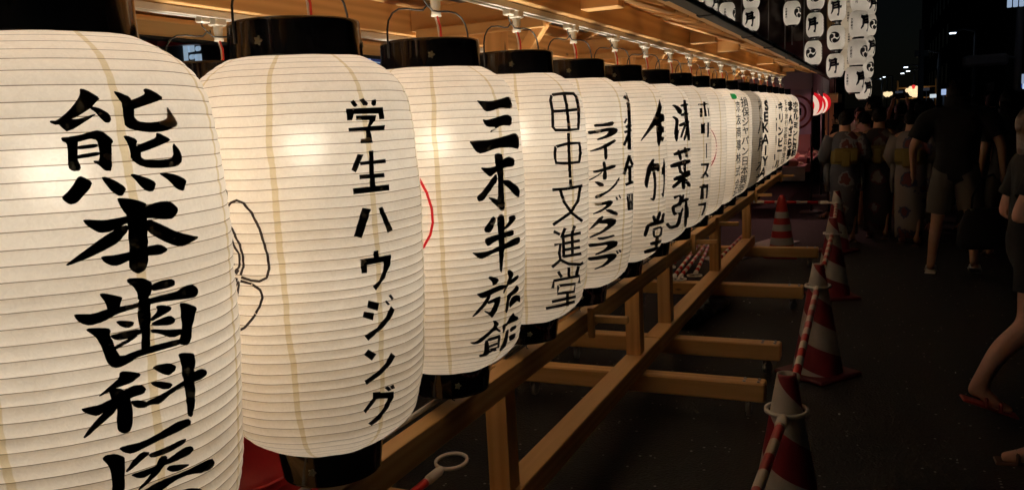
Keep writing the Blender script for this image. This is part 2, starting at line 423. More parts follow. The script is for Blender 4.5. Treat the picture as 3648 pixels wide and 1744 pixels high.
def paper(name, trans=1.0):
    m, n, b = mat_new(name); n.nodes.remove(b); out = n.nodes['Material Output']
    tc = nd(n, 'ShaderNodeTexCoord'); oi = nd(n, 'ShaderNodeObjectInfo')
    sx = nd(n, 'ShaderNodeSeparateXYZ'); n.links.new(tc.outputs['Object'], sx.inputs[0])
    an = nd(n, 'ShaderNodeMath', operation='ARCTAN2'); n.links.new(sx.outputs[1], an.inputs[0]); n.links.new(sx.outputs[0], an.inputs[1])
    # wobble of the strip edges
    nw = nd(n, 'ShaderNodeTexNoise'); nw.inputs['Scale'].default_value = 9; nw.inputs['Detail'].default_value = 4; n.links.new(tc.outputs['Object'], nw.inputs['Vector'])
    wob = nd(n, 'ShaderNodeMath', operation='MULTIPLY_ADD'); wob.inputs[1].default_value = .07; n.links.new(nw.outputs[0], wob.inputs[0]); n.links.new(an.outputs[0], wob.inputs[2])
    last = None
    for sa in SEAMS:
        d = nd(n, 'ShaderNodeMath', operation='SUBTRACT'); n.links.new(wob.outputs[0], d.inputs[0]); d.inputs[1].default_value = sa+.035
        ab = nd(n, 'ShaderNodeMath', operation='ABSOLUTE'); n.links.new(d.outputs[0], ab.inputs[0])
        mr = nd(n, 'ShaderNodeMapRange'); mr.inputs[1].default_value = .022; mr.inputs[2].default_value = .028; mr.inputs[3].default_value = 1; mr.inputs[4].default_value = 0
        n.links.new(ab.outputs[0], mr.inputs[0])
        if last is None: last = mr
        else:
            x = nd(n, 'ShaderNodeMath', operation='MAXIMUM'); n.links.new(last.outputs[0], x.inputs[0]); n.links.new(mr.outputs[0], x.inputs[1]); last = x
    # paper fibres and cloudiness
    ob = nd(n, 'ShaderNodeVectorMath', operation='ADD'); cx = nd(n, 'ShaderNodeCombineXYZ'); ml = nd(n, 'ShaderNodeMath', operation='MULTIPLY'); ml.inputs[1].default_value = 23
    n.links.new(oi.outputs['Random'], ml.inputs[0])
    for k in range(3): n.links.new(ml.outputs[0], cx.inputs[k])
    n.links.new(tc.outputs['Object'], ob.inputs[0]); n.links.new(cx.outputs[0], ob.inputs[1])
    f1 = nd(n, 'ShaderNodeTexNoise'); f1.inputs['Scale'].default_value = 110; f1.inputs['Detail'].default_value = 6; f1.inputs['Distortion'].default_value = 1.6
    f2 = nd(n, 'ShaderNodeTexNoise'); f2.inputs['Scale'].default_value = 14; f2.inputs['Detail'].default_value = 3
    for f in (f1, f2): n.links.new(ob.outputs[0], f.inputs['Vector'])
    md = nd(n, 'ShaderNodeMath', operation='MULTIPLY_ADD'); md.inputs[1].default_value = .55; n.links.new(f2.outputs[0], md.inputs[0])
    mh = nd(n, 'ShaderNodeMath', operation='MULTIPLY'); mh.inputs[1].default_value = .75; n.links.new(f1.outputs[0], mh.inputs[0]); n.links.new(mh.outputs[0], md.inputs[2])
    rp = nd(n, 'ShaderNodeValToRGB'); e = rp.color_ramp.elements
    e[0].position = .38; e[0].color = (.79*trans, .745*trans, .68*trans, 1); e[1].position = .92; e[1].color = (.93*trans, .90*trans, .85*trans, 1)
    n.links.new(md.outputs[0], rp.inputs[0])
    tv = nd(n, 'ShaderNodeHueSaturation'); tm = nd(n, 'ShaderNodeMapRange'); tm.inputs[3].default_value = .92; tm.inputs[4].default_value = 1.03; n.links.new(oi.outputs['Random'], tm.inputs[0]); n.links.new(tm.outputs[0], tv.inputs['Value']); n.links.new(rp.outputs[0], tv.inputs['Color'])
    # strips of second paper; hoop shadows and glued seams painted in as dark lines
    mx = nd(n, 'ShaderNodeMix', data_type='RGBA', blend_type='MULTIPLY'); mx.inputs[7].default_value = (.74, .64, .40, 1)
    sm = nd(n, 'ShaderNodeMath', operation='MULTIPLY'); sm.inputs[1].default_value = .68; n.links.new(last.outputs[0], sm.inputs[0])
    n.links.new(sm.outputs[0], mx.inputs[0]); n.links.new(tv.outputs[0], mx.inputs[6])
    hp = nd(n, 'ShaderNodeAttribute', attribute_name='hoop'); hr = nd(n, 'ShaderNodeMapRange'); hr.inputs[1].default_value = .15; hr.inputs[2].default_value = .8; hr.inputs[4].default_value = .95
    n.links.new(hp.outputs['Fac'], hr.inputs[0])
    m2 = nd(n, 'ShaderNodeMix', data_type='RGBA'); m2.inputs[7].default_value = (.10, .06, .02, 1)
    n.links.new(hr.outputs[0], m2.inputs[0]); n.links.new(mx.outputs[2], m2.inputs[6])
    bp = nd(n, 'ShaderNodeBump'); bp.inputs['Strength'].default_value = .3; bp.inputs['Distance'].default_value = .0015; n.links.new(f1.outputs[0], bp.inputs['Height'])
    df = nd(n, 'ShaderNodeBsdfDiffuse'); tr = nd(n, 'ShaderNodeBsdfTranslucent'); rf = nd(n, 'ShaderNodeBsdfRefraction')
    rf.inputs['Roughness'].default_value = .95; rf.inputs['IOR'].default_value = 1.12
    dw = nd(n, 'ShaderNodeMix', data_type='RGBA', blend_type='MULTIPLY'); dw.inputs[0].default_value = 1; dw.inputs[7].default_value = (.86, .775, .64, 1); n.links.new(m2.outputs[2], dw.inputs[6])
    n.links.new(dw.outputs[2], df.inputs['Color'])
    for s_ in (df, tr, rf):
        if s_ is not df: n.links.new(m2.outputs[2], s_.inputs['Color'])
        n.links.new(bp.outputs[0], s_.inputs['Normal'])
    a1 = nd(n, 'ShaderNodeMixShader'); a1.inputs[0].default_value = .13      # reflected : passed through
    n.links.new(df.outputs[0], a1.inputs[1]); n.links.new(tr.outputs[0], a1.inputs[2])
    a2 = nd(n, 'ShaderNodeMixShader'); a2.inputs[0].default_value = .0038     # a little light goes nearly straight on: the bulb shows as a glow
    n.links.new(a1.outputs[0], a2.inputs[1]); n.links.new(rf.outputs[0], a2.inputs[2])
    n.links.new(a2.outputs[0], out.inputs['Surface'])
    return m
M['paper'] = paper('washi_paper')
M['paper_dull'] = paper('washi_paper_darker', .8)  # same paper with its colour evenly darkened
def ink_mat(name, col, tint=(.9, .8, .6), lo=0.0, hi=.06):
    m, n, b = mat_new(name); out = n.nodes['Material Output']
    tc = nd(n, 'ShaderNodeTexCoord'); no = nd(n, 'ShaderNodeTexNoise'); no.inputs['Scale'].default_value = 45; no.inputs['Detail'].default_value = 5
    n.links.new(tc.outputs['Object'], no.inputs['Vector'])
    b.inputs['Base Color'].default_value = (*col, 1); b.inputs['Roughness'].default_value = .65
    tr = nd(n, 'ShaderNodeBsdfTransparent'); tr.inputs[0].default_value = (*tint, 1)
    mr = nd(n, 'ShaderNodeMapRange'); mr.inputs[1].default_value = .60; mr.inputs[2].default_value = .82; mr.inputs[3].default_value = lo; mr.inputs[4].default_value = hi
    n.links.new(no.outputs[0], mr.inputs[0])
    ms = nd(n, 'ShaderNodeMixShader'); n.links.new(mr.outputs[0], ms.inputs[0]); n.links.new(b.outputs[0], ms.inputs[1]); n.links.new(tr.outputs[0], ms.inputs[2])
    n.links.new(ms.outputs[0], out.inputs['Surface']); return m
M['ink'] = ink_mat('black_ink', (.006, .005, .005))
M['ink_brown'] = ink_mat('brown_ink', (.02, .008, .005))
M['ink_red'] = ink_mat('red_ink', (.50, .01, .015), (.85, .02, .03), .6, .75)
M['ink_green'] = ink_mat('green_ink', (.01, .22, .06), (.02, .36, .11), .7, .95)

def chaikin(p, n=1):
    for _ in range(n):
        q = []
        for a, b in zip(p, p[1:]+p[:1]):
            q += [(a[0]*.8+b[0]*.2, a[1]*.8+b[1]*.2), (a[0]*.2+b[0]*.8, a[1]*.2+b[1]*.8)]
        p = q
    return p
def stroke(pts, w, rnd=True):
    """polyline with width -> polygon"""
    ws = w if isinstance(w, (list, tuple)) else [w]*len(pts)
    L, Rr = [], []
    for i, (x, y) in enumerate(pts):
        a = pts[max(0, i-1)]; b = pts[min(len(pts)-1, i+1)]; dx, dy = b[0]-a[0], b[1]-a[1]; l = math.hypot(dx, dy) or 1
        nx, ny = -dy/l*ws[i]/2, dx/l*ws[i]/2
        ex = ey = 0
        if rnd and i in (0, len(pts)-1): k = -1 if i == 0 else 1; ex, ey = dx/l*ws[i]*.3*k, dy/l*ws[i]*.3*k
        L.append((x+nx+ex*.6, y+ny+ey*.6)); Rr.append((x-nx+ex*.6, y-ny+ey*.6))
    return L + Rr[::-1]
def dens(p, d):
    q = []
    for a, b in zip(p, p[1:]+p[:1]):
        n = max(1, int(math.hypot(b[0]-a[0], b[1]-a[1])/d))
        q += [(a[0]+(b[0]-a[0])*k/n, a[1]+(b[1]-a[1])*k/n) for k in range(n)]
    return q
def inside(p, x, y):
    c = False; j = len(p)-1
    for i in range(len(p)):
        if (p[i][1] > y) != (p[j][1] > y) and x < (p[j][0]-p[i][0])*(y-p[i][1])/(p[j][1]-p[i][1])+p[i][0]: c = not c
        j = i
    return c
def ink(name, polys, rfun, R0, parent, mat, step=.007, off=.0014):
    """polys in (arc metres, z): meshed on the surface of revolution rfun(z)"""
    vs, es, bb = [], [], []
    for p in polys:
        b = len(vs); n = len(p); vs += [Vector(q) for q in p]; es += [(b+k, b+(k+1) % n) for k in range(n)]
        x0, x1 = min(q[0] for q in p), max(q[0] for q in p); z0, z1 = min(q[1] for q in p), max(q[1] for q in p); bb.append((x0, x1, z0, z1))
        i = 0; x = x0+step*.5
        while x < x1:
            z = z0+step*.5
            while z < z1:
                if inside(p, x, z): vs.append(Vector((x + .0003*((i*7) % 5-2), z))); i += 1
                z += step
            x += step
    v2, e2, f2, _, _, _ = delaunay_2d_cdt(vs, es, [], 0, 1e-6, False)
    keep = []
    for f in f2:
        x = sum(v2[k].x for k in f)/3; z = sum(v2[k].y for k in f)/3
        if any(q[0] <= x <= q[1] and q[2] <= z <= q[3] and inside(p, x, z) for p, q in zip(polys, bb)): keep.append(f)
    me = bpy.data.meshes.new(name)
    co = []
    for v in v2:
        a = v.x/R0; r = rfun(v.y)+off; co.append((r*math.cos(a), r*math.sin(a), v.y))
    me.from_pydata(co, [], keep); me.validate(); me.update()
    me.polygons.foreach_set('use_smooth', [True]*len(me.polygons))
    return link(name, me, mat, parent)
GLY = {}
def glyph(ch):
    """outline polygons of a character of the built-in font, box about 1 x 1 centred at 0"""
    if ch in GLY: return GLY[ch]
    cu = bpy.data.curves.new('g', 'FONT'); cu.body = ch; cu.resolution_u = 3; cu.align_x = 'CENTER'; cu.fill_mode = 'FRONT'
    ob = bpy.data.objects.new('g', cu); C.objects.link(ob)
    dg = bpy.context.evaluated_depsgraph_get(); me = bpy.data.meshes.new_from_object(ob.evaluated_get(dg))
    vs = [(v.co.x, v.co.y) for v in me.vertices]; fs = [list(p.vertices) for p in me.polygons]
    bpy.data.objects.remove(ob); bpy.data.curves.remove(cu); bpy.data.meshes.remove(me)
    if vs:
        x0, x1 = min(v[0] for v in vs), max(v[0] for v in vs); y0, y1 = min(v[1] for v in vs), max(v[1] for v in vs)
        cxx, cyy = (x0+x1)/2, (y0+y1)/2; vs = [(a-cxx, b-cyy) for a, b in vs]
    GLY[ch] = (vs, fs); return GLY[ch]
def glyphs(name, items, rfun, R0, parent, mat, off=.003, bold=1.0):
    """items: (character, arc centre, z centre, width scale, height scale)"""
    V, F = [], []
    for ch, u, z, sw, sh in items:
        vs, fs = glyph(ch); 
        bm = bmesh.new(); bv = [bm.verts.new((a*sw, b*sh, 0)) for a, b in vs]
        for f in fs:
            try: bm.faces.new([bv[i] for i in f])
            except ValueError: pass
        if bold > 1:                                     # thicken the pen by pushing outline edges outward
            bm.normal_update(); mv = {}
            for e in bm.edges:
                if len(e.link_faces) == 1:
                    f = e.link_faces[0]; c = f.calc_center_median(); mid = (e.verts[0].co+e.verts[1].co)/2
                    d = e.verts[1].co-e.verts[0].co; nrm = Vector((d.y, -d.x, 0))
                    if nrm.length < 1e-9: continue
                    nrm.normalize()
                    if nrm.dot(mid-c) < 0: nrm = -nrm
                    for v in e.verts: mv[v] = mv.get(v, Vector())+nrm
            for v, d in mv.items():
                if d.length > 1e-6: v.co += d.normalized()*(bold-1)*.5*(sw+sh)*.05
        bmesh.ops.subdivide_edges(bm, edges=[e for e in bm.edges if e.calc_length() > .02], cuts=2, use_grid_fill=True)
        bmesh.ops.triangulate(bm, faces=bm.faces[:])
        bm.verts.index_update(); b0 = len(V)
        for v in bm.verts:
            a = (u+v.co.x)/R0; zz = z+v.co.y; r = rfun(zz)+off
            V.append((r*math.cos(a), r*math.sin(a), zz))
        F += [[b0+v.index for v in f.verts] for f in bm.faces]; bm.free()
    me = bpy.data.meshes.new(name); me.from_pydata(V, [], F); me.validate(); me.update()
    return link(name, me, mat, parent)

XL = -1.1505
LY = {1: .840, 2: 1.446, 3: 2.036, 4: 2.612, 5: 3.203, 6: 3.797, 7: 4.378, 8: 4.967, 9: 5.553, 10: 6.20, 11: 6.79, 12: 7.48, 13: 8.02, 14: 8.72,
      15: 9.26, 16: 9.88, 17: 10.52, 18: 11.36}
LZ = {i: .004*(y-2.2) for i, y in LY.items()}
R0 = .2475
def hit(i, px, py):
    """sight line -> (angle, local z) on lantern i"""
    v = ray(px, py); ax = Vector((XL, LY[i])); dz = LZ[i]
    h = Vector((v.x, v.y)); tc_ = (ax.dot(h))/h.dot(h); L = h.length
    t = tc_ - .30/L
    while t < tc_:
        p = CAM + v*t; z = p.z-dz
        d = (Vector((p.x, p.y))-ax).length
        if d <= r_at(min(1.806, max(.945, z))): return math.atan2(p.y-ax.y, p.x-ax.x), z
        t += .0015/L
    p = CAM + v*tc_
    return math.atan2(p.y-ax.y, p.x-ax.x), p.z-dz
def pxpoly(i, p, d=9):
    out = []
    for x, y in dens(p, d):
        a, z = hit(i, x, y); out.append((a*R0, z))
    q = [out[0]]
    for o in out[1:]:
        if (o[0]-q[-1][0])**2+(o[1]-q[-1][1])**2 > 1e-7: q.append(o)
    return q

# ---- shared lantern meshes
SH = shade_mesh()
def ring_mesh(name, r0, z0, r1, z1, lip):
    pr = [(r0, z0), (r0+lip, z0+.004), (r0+lip, z0+.008), ((r0+r1)/2+.0005, (z0+z1)/2), (r1+lip, z1-.008), (r1+lip, z1-.004), (r1, z1), (r1-.005, z1), (r0-.005, z0)]
    return MB().lathe(pr, 72, closed=True).mesh(name)
TOPR = ring_mesh('top_ring', .1415, 1.800, .1395, 1.881, .001)
BOTR = ring_mesh('bottom_ring', .1135, .869, .1225, .953, .0)
botp = MB().lathe([(.0, .876), (.108, .876), (.108, .881), (.0, .881)], 48).mesh('base_board')
def flower_mesh():
    pts = []
    for k in range(40):
        a = 2*PI*k/40; r = .0085*(1+.22*math.cos(5*a)); pts.append((r*math.cos(a), r*math.sin(a)))
    vs = [(x, 0, z) for x, z in pts] + [(x*.8, -.0022, z*.8) for x, z in pts] + [(0, -.003, 0)]
    fs = [[k, (k+1) % 40, 40+(k+1) % 40, 40+k] for k in range(40)] + [[40+k, 40+(k+1) % 40, 80] for k in range(40)]
    return MB().add(vs, fs).mesh('flower_rivet')
FLW = flower_mesh()
hw = []
for k in range(13):
    t = -1+2*k/12; hw.append(t)
def hanger_mesh():
    pts = [(-.139, 1.835), (-.139, 1.88), (-.138, 1.91), (-.132, 1.935), (-.118, 1.955), (-.098, 1.967), (-.07, 1.970), (-.035, 1.968), (-.016, 1.969), (-.007, 1.978), (0, 1.984),
           (.007, 1.978), (.016, 1.969), (.035, 1.968), (.07, 1.970), (.098, 1.967), (.118, 1.955), (.132, 1.935), (.138, 1.91), (.139, 1.88), (.139, 1.835)]
    f = R(70)
    mb = MB().tube([(a*math.cos(f)*1.028, a*math.sin(f)*1.028, z) for a, z in pts], .0027, 6)
    hk = [(0, -.02, 2.01), (0, -.02, 1.998), (0, -.012, 1.992), (0, -.004, 1.985), (0, .004, 1.978), (0, .012, 1.982), (0, .012, 1.99)]
    mb.tube(hk, .0022, 6)
    return mb.mesh('hanger')
HNG = hanger_mesh()
def plug_mesh():
    mb = MB().box(-.02, .02, .022, .072, 2.004, 2.034, .004).box(-.016, .016, -.034, .004, 2.008, 2.033, .004)
    mb.lathe([(.0145, 2.004), (.0145, 1.985), (.0125, 1.972), (.0155, 1.957), (.0, 1.957)], 18, 0, .047)
    return mb.mesh('plug')
PLG = plug_mesh()
def cord_mesh(side):
    a = .003*side
    return MB().tube([(a, .047, 1.957), (a*1.2+.006, .050, 1.93), (a+.010, .045, 1.90), (a+.004, .03, 1.87), (a, .012, 1.80), (a, .0, 1.70)], .003, 6).mesh('power_cord')
CRD = [cord_mesh(1), cord_mesh(-1)]
def bulb_mesh():
    return MB().lathe([(.0, 1.565), (.014, 1.567), (.026, 1.576), (.031, 1.592), (.029, 1.61), (.020, 1.632), (.014, 1.645)], 20).mesh('bulb')
BLB = bulb_mesh()
SCK = MB().lathe([(.0, 1.705), (.012, 1.705), (.017, 1.69), (.017, 1.645), (.0, 1.645)], 16).mesh('lamp_socket')
TIE = MB().tube([(-.012, 0, .876), (-.016, .004, .85), (-.006, .012, .838), (-.012, .02, .820), (-.006, .024, .816)], .002, 5).tube([(.01, .01, .876), (.012, .012, .845), (.009, .012, .838)], .002, 5).mesh('tie_wire')
def bulb_mat():
    m, n, b = mat_new('lit_bulb'); n.nodes.remove(b); out = n.nodes['Material Output']
    tr = nd(n, 'ShaderNodeBsdfTransparent'); em = nd(n, 'ShaderNodeEmission'); em.inputs[0].default_value = (1, .8, .52, 1); em.inputs[1].default_value = 12
    ms = nd(n, 'ShaderNodeMixShader'); ms.inputs[0].default_value = .15
    n.links.new(tr.outputs[0], ms.inputs[1]); n.links.new(em.outputs[0], ms.inputs[2]); n.links.new(ms.outputs[0], out.inputs[0]); return m
M['bulb'] = bulb_mat()
LAMP = bpy.data.lights.new('lantern_bulb', 'POINT'); LAMP.energy = 14.4; LAMP.color = (1.0, .905, .765); LAMP.shadow_soft_size = .045
LAMPS = [LAMP, LAMP.copy(), LAMP.copy()]; LAMPS[1].energy *= .9; LAMPS[2].energy *= 1.08
LAMPW = LAMP.copy(); LAMPW.energy = 6.5
LAMPD = bpy.data.lights.new('lantern_bulb_down', 'SPOT'); LAMPD.energy = 31; LAMPD.color = (1.0, .905, .765); LAMPD.shadow_soft_size = .03; LAMPD.spot_size = R(125); LAMPD.spot_blend = 1.0

def lantern(label, x, y, dz, lit=True, weak=False, rot=0.0, group='paper lanterns hung along the rack', flower=-70, full=True):
    t = thing('paper_lantern', label, 'lantern', (x, y, dz), group=group)
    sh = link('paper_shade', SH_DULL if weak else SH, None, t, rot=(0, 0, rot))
    tr = link('top_ring', TOPR, M['black_lacquer'], t); link('bottom_ring', BOTR, M['black_lacquer'], t); link('base_board', botp, M['black_lacquer'], t)
    for da in (0, 125, 240):
        a = R(flower+da); link('flower_rivet', FLW, M['brass'], tr, (.1425*math.cos(a), .1425*math.sin(a), 1.835), (0, 0, a+PI/2))
    a = R(flower+8); link('flower_rivet', FLW, M['brass'], t, (.1185*math.cos(a), .1185*math.sin(a), .908), (0, 0, a+PI/2))
    link('hanger', HNG, M['wire'], t, rot=(0, 0, random.uniform(-.12, .12))); link('plug', PLG, M['cream_plastic'], t)
    link('power_cord', CRD[0], M['red_cord'], t); link('power_cord', CRD[1], M['white_cord'], t)
    if not full: tr = None
    link('lamp_socket', SCK, M['cream_plastic'], t); link('tie_wire', TIE, M['wire'], t)
    link('bulb', BLB, M['bulb'] if lit else M['white_plastic'], t)
    if lit:
        for L_, z in (((LAMP, 1.60),) if not full else ((LAMPW, 1.60),) if weak else ((random.choice(LAMPS), 1.60 + random.uniform(-.02, .02)), (LAMPD, 1.60))):
            l = bpy.data.objects.new('bulb_light', L_); C.objects.link(l); l.parent = t; l.location = (0, 0, z)
    return t, sh
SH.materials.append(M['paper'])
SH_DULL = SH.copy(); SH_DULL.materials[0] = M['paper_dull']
BLB.materials.clear()
# ---- the writing, traced as brush outlines; a0 / a1 etc. give the scale and origin of each tracing
def tr(ox, oy, s): return lambda p: [(ox+x/s, oy+y/s) for x, y in p]
TA1, TA2 = tr(0, 0, 1.4133), tr(0, 872, 1.4133)
TB1, TB2 = tr(700, 0, 1.4133), tr(700, 872, 1.4133)
TC1, TC2 = tr(1500, 0, 1.4133), tr(1500, 872, 1.4133)
TD1, TD2 = tr(2200, 280, 3.85), tr(2200, 580, 3.85)
TE1, TE2 = tr(2450, 260, 4.107), tr(2450, 480, 4.107)
def P(t, s):                                    # "x,y x,y ..." -> polygon
    return t([tuple(float(v) for v in q.split(',')) for q in s.split()])
L1A = ["398,446 425,450 505,495 480,515 455,545 385,590 330,612 285,632 250,618 252,607 285,608 345,558 390,500 400,475",
"285,615 330,605 365,600 400,598 480,572 478,580 342,668 305,640", "455,535 500,545 550,575 557,600 548,618 525,618 505,600 485,572 450,548",
"305,692 340,690 385,690 392,710 388,800 408,840 400,860 365,862 342,845 340,760 335,720 312,712",
"335,690 400,680 480,655 510,658 560,700 568,715 558,725 562,860 525,860 500,835 468,815 470,808 500,810 495,740 485,705 450,698 395,715 340,722",
"385,735 490,722 492,742 385,755", "385,780 500,762 500,782 395,800 385,798",
"565,462 580,460 655,490 660,510 655,525 672,555 670,590 690,612 740,618 800,612 830,598 838,575 832,545 838,540 860,570 890,625 880,640 830,660 760,668 690,660 640,645 620,625 615,560 605,510",
"655,505 690,492 725,475 715,452 728,445 760,455 825,497 760,520 700,540 665,552 655,540",
"612,685 635,682 680,700 688,715 682,730 705,760 705,790 730,805 800,805 850,800 868,785 860,745 872,718 885,740 912,780 912,810 885,838 820,846 740,846 690,830 655,800 650,770 640,720",
"680,735 730,715 780,692 778,672 790,668 852,700 845,715 780,740 715,765 700,768",
"390,890 410,886 465,915 450,950 420,985 385,1022 350,1030 315,1005 312,990 345,960 370,925", "508,892 530,888 580,910 625,940 632,955 615,985 590,985 550,955 520,915",
"652,880 665,874 710,885 770,910 780,930 772,962 740,965 705,940 675,905", "795,872 825,868 880,878 930,905 932,930 918,962 890,955 860,925 830,900",
"415,1108 430,1103 520,1108 600,1095 635,1085 725,1040 790,1015 850,1010 885,1040 892,1065 870,1100 820,1105 740,1095 640,1120 560,1165 500,1172 465,1155 430,1130",
"582,1000 600,995 660,1000 730,1020 738,1040 740,1200 740,1300 742,1330 725,1360 690,1378 660,1362 645,1340 648,1250 640,1150 635,1085 615,1060",
"640,1130 640,1160 600,1215 540,1250 440,1300 345,1335 328,1332 370,1300 450,1240 540,1175 600,1140",
"738,1100 780,1115 840,1145 900,1170 960,1185 995,1190 985,1205 920,1240 880,1237 820,1215 760,1180 735,1160",
"505,1294 520,1287 580,1282 650,1267 740,1237 800,1227 840,1247 838,1262 800,1282 720,1287 650,1307 590,1337 555,1335 520,1317"]
L1B = ["632,172 660,165 720,165 760,185 762,200 755,260 690,280 690,245 665,205 640,190", "755,200 800,180 855,168 875,180 872,205 830,220 755,232",
"495,245 520,240 605,258 615,265 600,310 600,330 540,335 530,290",
"370,350 385,345 470,345 540,318 650,300 700,285 790,255 880,235 930,205 965,195 988,215 992,245 975,265 900,275 800,285 700,310 600,340 520,385 450,405 410,395 385,375",
"690,270 750,260 755,300 752,545 715,548 705,540 712,450 690,380",
"428,425 450,415 545,415 558,432 550,450 565,480 585,530 605,560 720,515 880,475 915,470 905,500 800,530 700,560 640,595 590,618 555,610 535,585 510,510 480,460",
"900,292 930,290 982,310 985,325 965,400 955,480 940,505 905,500 885,490 900,470 912,420 905,340", "578,385 600,378 650,380 672,385 668,405 640,418 605,408",
"780,305 815,300 860,310 855,330 800,360 760,385 750,370 790,330", "760,390 800,370 850,352 880,370 875,390 850,402 800,405 765,405",
"545,455 600,440 700,420 720,440 640,470 580,478", "680,440 690,460 580,530 575,505 640,470", "755,420 830,425 920,420 930,440 860,468 800,445 755,440",
"598,640 620,630 690,640 710,650 660,690 600,710 560,730 500,762 498,755 540,715 600,665",
"408,822 430,815 500,800 560,770 600,745 660,705 710,700 735,720 720,745 660,765 610,790 540,830 490,858 450,850 420,838",
"545,725 600,715 640,740 660,790 668,850 665,900 650,940 620,948 590,930 585,880 590,820 560,780", "590,790 585,830 520,890 430,968 418,965 430,945 480,880 540,820",
"655,780 700,778 735,785 745,800 730,815 690,818 665,805", "762,615 790,600 850,592 880,605 880,625 850,655 820,650 785,632", "755,690 790,683 850,690 865,700 850,720 820,725 790,715 765,705",
"725,790 800,755 880,705 940,665 985,630 1010,620 1035,630 1035,655 1000,680 960,690 900,720 840,760 800,798 760,800 730,810",
"888,550 910,540 965,542 978,555 975,640 978,760 970,850 955,865 940,855 935,800 925,720 910,640 905,580",
"595,1020 620,1008 720,985 800,940 880,890 940,870 958,885 955,905 900,935 800,980 720,1020 660,1048 620,1040",
"512,1072 530,1055 580,1045 625,1062 628,1085 625,1300 570,1330 560,1240 565,1200 555,1130 540,1100", "710,1035 760,1040 700,1090 640,1140 628,1135 660,1090",
"740,1050 820,1020 900,980 935,970 930,995 840,1045 760,1070", "655,1155 680,1145 780,1110 860,1060 920,1015 960,1008 972,1030 950,1055 860,1095 800,1115 730,1165 690,1170",
"800,1060 835,1055 840,1090 790,1150 740,1200 700,1230 690,1228 740,1170 780,1110", "850,1105 945,1098 945,1110 900,1135 860,1140 830,1125",
"600,1290 700,1240 800,1185 920,1140 1000,1100 1060,1070 1075,1090 1070,1115 1020,1145 950,1150 880,1180 800,1240 640,1330", "900,1232 950,1220 1000,1222 1030,1240 980,1270 900,1250"]
L2A = ["772,515 790,503 808,530 795,540 785,535", "818,503 838,495 860,520 855,532 835,532", "880,505 902,500 898,530 885,535 875,525",
"750,548 935,540 942,600 918,602 912,572 788,575 782,605 757,607", "800,582 900,580 898,605 868,640 885,720 825,722 822,700 850,697 850,660 868,605 802,605", "762,645 945,630 945,655 765,662",
"808,775 838,778 800,868 777,855", "820,815 948,800 950,820 822,832", "818,880 942,870 942,892 818,902", "865,760 887,757 890,860 900,950 872,955 866,850", "783,948 965,928 967,958 788,978",
"832,1045 876,1052 830,1198 790,1187", "912,1047 932,1040 985,1158 960,1172"]
L2B = ["885,32 912,25 917,60 890,65", "822,72 860,66 855,140 828,142", "822,72 905,60 975,48 975,90 945,165 900,228 885,208 915,180 935,130 940,85 860,100 825,105",
"862,278 918,290 908,330 858,315", "840,333 893,342 885,378 835,362", "945,282 955,278 970,298 960,303", "962,255 975,247 990,268 982,277", "975,305 995,325 975,370 925,425 862,480 843,455 905,415 950,360",
"862,523 903,548 880,580 840,550", "975,540 1000,558 965,610 920,655 855,702 843,680 910,635 950,590", "945,717 962,708 978,727 962,735", "972,710 990,700 995,718 980,725",
"885,740 925,735 915,760 850,845 838,830 885,770", "885,745 990,735 990,765 960,820 920,875 880,908 860,895 905,860 940,815 960,770 885,772"]
L3A = ["277,505 300,508 350,510 400,498 435,485 452,500 455,550 400,542 350,560 320,562 300,535", "305,600 330,605 380,590 430,575 455,590 452,635 400,630 350,668 345,660 375,640 330,640 315,620",
"240,712 265,710 340,705 420,685 470,668 490,690 490,752 450,742 380,745 300,775 275,765 255,735", "365,778 385,770 410,778 412,900 415,1000 422,1045 405,1065 385,1045 340,1000 335,992 360,995 385,1005 385,900 372,830",
"293,842 340,845 375,835 430,785 470,800 465,838 420,842 370,870 345,892 320,870", "375,870 385,905 340,970 310,1010 285,1015 278,990 310,960 345,910", "410,905 440,905 480,935 495,955 492,995 470,985 440,950 412,925",
"330,1130 360,1085 375,1100 365,1140 345,1172 318,1168 315,1150", "435,1090 470,1080 475,1105 440,1140 415,1160 410,1150 440,1115", "400,1072 418,1090 418,1232 412,1300 405,1375 392,1360 390,1280 385,1160 378,1100",
"318,1200 360,1185 430,1165 462,1155 465,1185 420,1195 370,1215 335,1240 322,1225", "253,1270 290,1270 340,1262 420,1225 460,1200 495,1190 495,1225 440,1245 370,1270 310,1302 290,1300 270,1285"]
L3B = ["335,165 345,155 380,165 390,175 380,195 360,205 355,185", "275,245 300,240 360,215 400,200 430,200 420,218 370,240 330,262 300,268", "340,240 350,260 320,310 270,358 252,362 275,335 315,285",
"330,285 370,265 400,255 395,290 375,340 355,368 340,350 315,335 318,328 345,338 360,310 368,285 335,298", "430,130 442,122 465,140 455,170 430,215 415,245 408,240 430,190 438,160", "435,185 480,150 490,155 485,172 440,205",
"430,250 460,225 480,200 490,215 485,235 445,262 435,330 425,345 420,325 428,280", "445,270 470,250 500,255 495,290 480,280 460,300 440,320",
"242,488 275,485 320,450 360,415 365,395 358,380 375,378 390,395 380,415 400,430 395,440 370,425 330,465 290,495 260,500", "318,480 335,475 345,530 335,555 305,565 290,560 290,550 315,545", "330,470 395,450 398,465 335,485",
"385,450 398,452 392,515 380,520", "335,505 390,485 390,498 338,518", "300,555 385,505 380,520 330,550", "340,520 370,515 380,530 360,535", "405,405 425,390 422,420 410,450", "420,400 455,345 465,340 470,355 485,360 490,375 440,395 425,410",
"425,430 440,420 430,500 400,535 388,530 410,490", "445,415 475,400 480,415 445,440", "440,455 475,440 470,470 440,485"]
